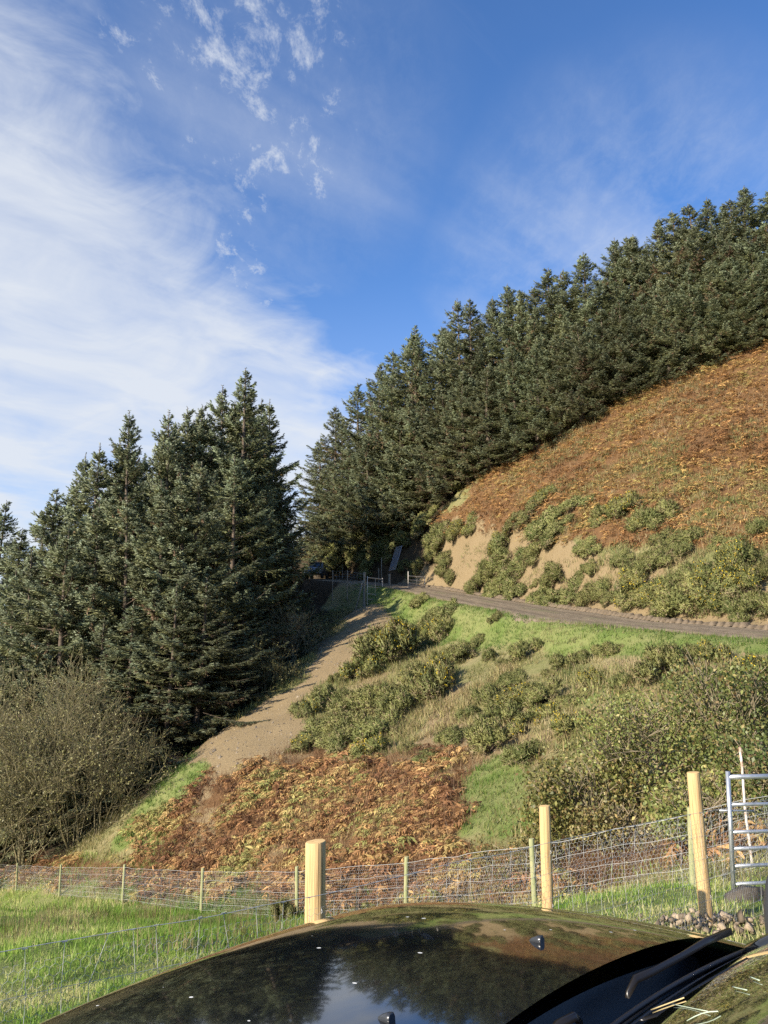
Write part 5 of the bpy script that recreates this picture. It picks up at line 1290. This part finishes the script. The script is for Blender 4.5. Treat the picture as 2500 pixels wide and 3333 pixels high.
# windscreen, pillars and roof
b3 = np.linspace(-1, 1, 41); t3 = np.linspace(0, 1, 25)
Tm, Bm = np.meshgrid(t3, b3, indexing='ij')
hw = 0.70 - 0.10 * Tm
A3 = -0.345 - 0.045 * Bm ** 2 - 0.86 * Tm - 0.05 * Tm * Bm ** 2; B3 = Bm * hw
Z3 = ZO - 0.765 - 0.022 * Bm ** 2 + 0.64 * Tm - 0.14 * Tm ** 2
M['screen'] = material('windscreen_glass', (0.010, 0.012, 0.010), 0.02, spec=1.0, coat=1.0)
ws = grid_part('windscreen', A3, B3, Z3, M['screen'])
mb = MB(); mb.tube(np.stack([A3[0] + 0.012, -B3[0], Z3[0] + 0.002], -1), 0.006, 8); mb.obj('seal', M['blackplastic'], ws, True)
for s in (0, -1):
    mb = MB(); mb.tube(np.stack([A3[:, s], -B3[:, s] * 1.012, Z3[:, s] - 0.004], -1), 0.024, 8); mb.obj('pillar', M['black'], car, True)
r4 = np.linspace(0, 1, 9); A4 = np.repeat((A3[-1][None]), 9, 0) - r4[:, None] * 2.0; B4 = np.repeat(B3[-1][None], 9, 0); Z4 = np.repeat(Z3[-1][None], 9, 0) + 0.03 * np.sin(r4 * pi)[:, None]
grid_part('roof', A4, B4, Z4, M['black'])
for s in (-1, 1):
    prof = np.array([(-0.62, 0.30), (-0.62, 0.98), (-0.42, 1.06), (-2.9, 1.06), (-2.95, 0.32)])
    mb = MB(); V = [(a, -s * 0.90, z) for a, z in prof]; mb.add(V, None, [[0, 1, 2], [0, 2, 3], [0, 3, 4]]); mb.obj('door', M['black'], car)
    mb = MB(); V = [(-0.45, -s * 0.88, 1.065), (-2.85, -s * 0.88, 1.065), (-2.7, -s * 0.62, Z4[0, 0]), (-1.28, -s * 0.62, Z4[0, 0])]; mb.add(V, [[0, 1, 2, 3]]); mb.obj('side_window', M['screen'], car)
mb = MB(); mb.add([(-2.95, -0.9, 0.32), (-2.95, 0.9, 0.32), (-2.9, 0.88, 1.06), (-2.9, -0.88, 1.06), (-2.75, 0.6, Z4[0, 20]), (-2.75, -0.6, Z4[0, 20])], [[0, 1, 2, 3], [3, 2, 4, 5]]); mb.obj('tailgate', M['black'], car)
# washer nozzles
M['nozzle'] = material('nozzle_plastic', (0.03, 0.032, 0.036), 0.28, spec=0.6)
def nozzle(a, b):
    z = float(hood_z(a, b)); mb = MB()
    secs = []
    for x, w, h in ((0.030, 0.004, 0.004), (0.018, 0.010, 0.012), (-0.004, 0.0135, 0.021), (-0.020, 0.0145, 0.024), (-0.022, 0.013, 0.021)):
        x, w, h = x * 0.72, w * 0.72, h * 0.72
        secs.append([(x, -w, -0.004), (x, -w, h * 0.55), (x, -w * 0.6, h), (x, w * 0.6, h), (x, w, h * 0.55), (x, w, -0.004)])
    loft(mb, secs); o = mb.obj('washer_nozzle', M['nozzle'], car); o.location = (a, -b, z); o.rotation_euler = (0, 0.07, 0)
nozzle(0.0, -0.288); nozzle(0.0, 0.288)
# wiper arms lying across the scuttle
M['arm'] = material('wiper_arm_black', (0.016, 0.014, 0.012), 0.30, spec=0.5)
def wiper(pts, w):
    pts = np.array(pts, float); pts[:, 2] += ZO; e = MB()
    n = len(pts); V = []
    for i, (a, b, z) in enumerate(pts):
        ww = w[i]; ww *= 0.45; V += [(a + ww, -b, z), (a + ww * 0.5, -b, z + 0.015), (a - ww * 0.6, -b, z + 0.015), (a - ww, -b, z)]
    Q = []
    for i in range(n - 1):
        k = i * 4
        Q += [[k, k + 4, k + 5, k + 1], [k + 1, k + 5, k + 6, k + 2], [k + 2, k + 6, k + 7, k + 3]]
    e.add(V, Q + [[0, 1, 2, 3], [n * 4 - 1, n * 4 - 2, n * 4 - 3, n * 4 - 4]]); return e
w1 = wiper([(-0.250, 0.27, -0.805), (-0.252, 0.31, -0.782), (-0.268, 0.38, -0.780), (-0.288, 0.50, -0.774), (-0.302, 0.62, -0.768), (-0.332, 0.72, -0.760)], [0.012, 0.018, 0.012, 0.010, 0.016, 0.018]).obj('wiper_arm', M['arm'], car)
w2 = wiper([(-0.225, -0.08, -0.810), (-0.235, -0.02, -0.780), (-0.252, 0.02, -0.770), (-0.258, 0.04, -0.790)], [0.016, 0.020, 0.016, 0.012]).obj('wiper_arm', M['arm'], car)
w3 = wiper([(-0.245, -0.72, -0.79), (-0.235, -0.5, -0.785), (-0.225, -0.3, -0.79), (-0.215, -0.10, -0.800)], [0.010, 0.010, 0.012, 0.014]).obj('wiper_blade', M['arm'], w2)
# snorkel on the far wing
M['snorkel'] = material('snorkel_plastic', (0.035, 0.037, 0.043), 0.38, spec=0.5, noise=((30, 30, 30), (0.10, 0.10, 0.11), 0.66, 0.72))
SN = (-0.415, 0.955)
def snorkel():
    P = []
    zs = np.array([-1.05, -0.97, -0.90, -0.85, -0.80, -0.73, -0.68, -0.652, -0.645]); rx = np.array([0.044, 0.047, 0.054, 0.062, 0.067, 0.067, 0.058, 0.050, 0.03]); n = 24; a = np.arange(n) * 2 * pi / n
    V = np.concatenate([np.stack([SN[0] + np.cos(a) * r_ * 0.95, -(SN[1] + np.sin(a) * r_ * 1.1), np.full(n, z + ZO)], -1) for z, r_ in zip(zs, rx)])
    i = np.arange(len(zs) - 1)[:, None] * n; j = np.arange(n)[None]; k = (j + 1) % n
    mb = MB(); mb.add(V, np.stack([i + j, i + n + j, i + n + k, i + k], -1).reshape(-1, 4)); o = mb.obj('snorkel', M['snorkel'], car, True)
    hd = MB(); hz = np.array([-0.67, -0.63, -0.56, -0.52, -0.50]); hr = np.array([0.032, 0.048, 0.052, 0.036, 0.008])
    V = np.concatenate([np.stack([SN[0] - 0.01 + np.cos(a) * r_, -(SN[1] + 0.02 + np.sin(a) * r_), np.full(n, z + ZO)], -1) for z, r_ in zip(hz, hr)])
    i = np.arange(len(hz) - 1)[:, None] * n; hd.add(V, np.stack([i + j, i + n + j, i + n + k, i + k], -1).reshape(-1, 4)); hd.obj('cap', M['snorkel'], o, True)
    M['slot'] = material('pale_slot_edge', (0.33, 0.34, 0.36), 0.35, spec=0.5)
    for q in range(4):
        t = np.linspace(0, 1, 9); an = pi + 0.1 + 0.28 * q + t * 0.9; z = -0.785 - 0.085 * t
        rr = np.interp(z, zs, rx) + 0.002
        mb = MB(); mb.tube(np.stack([SN[0] + np.cos(an + 0.6) * rr * 0.95, -(SN[1] + np.sin(an + 0.6) * rr * 1.1), z + ZO], -1), 0.0032, 6); mb.obj('vent_rib', M['slot'], o, True)
snorkel()
# dry straws blown on the windscreen
M['straw'] = material('dry_straw', (0.50, 0.40, 0.20), 0.8); M['leafbit'] = material('pale_leaf_bits', (0.42, 0.50, 0.38), 0.8)
GLW = np.stack([CC[0] + A3 * cos(CARROT) + B3 * sin(CARROT), CC[1] + A3 * sin(CARROT) - B3 * cos(CARROT), CAR_G + Z3], -1)
GPX = project(GLW)
def glass_at(px, py):
    d_ = np.hypot(GPX[0] - px, GPX[1] - py).ravel(); k = np.argsort(d_)[:4]; w = 1 / (d_[k] + 1e-3); return (GLW.reshape(-1, 3)[k] * (w / w.sum())[:, None]).sum(0) + np.array([0, 0, 0.004])
def straw(p0, p1, r_, mat, label, bend=0.0):
    a0, a1 = glass_at(*p0), glass_at(*p1); pts = [a0 + (a1 - a0) * k + np.array([0, 0, bend * sin(pi * k)]) for k in np.linspace(0, 1, 5)]
    mb = MB(); mb.tube(pts, r_, 6); tag(mb.obj('straw', mat), label, 'straw')
straw((2125, 3298), (2230, 3258), 0.0012, M['straw'], 'thick yellow straw lying on the windscreen')
straw((2190, 3275), (2300, 3300), 0.0008, M['leafbit'], 'pale straw crossing the thick yellow one on the windscreen')
straw((2240, 3330), (2340, 3297), 0.0009, M['leafbit'], 'curved pale stalk at the bottom of the windscreen', 0.004)
straw((2388, 3223), (2434, 3238), 0.0009, M['leafbit'], 'short pale leaf scrap in the middle of the windscreen')
straw((2450, 3192), (2475, 3198), 0.0010, M['leafbit'], 'tiny pale leaf scrap highest on the windscreen')
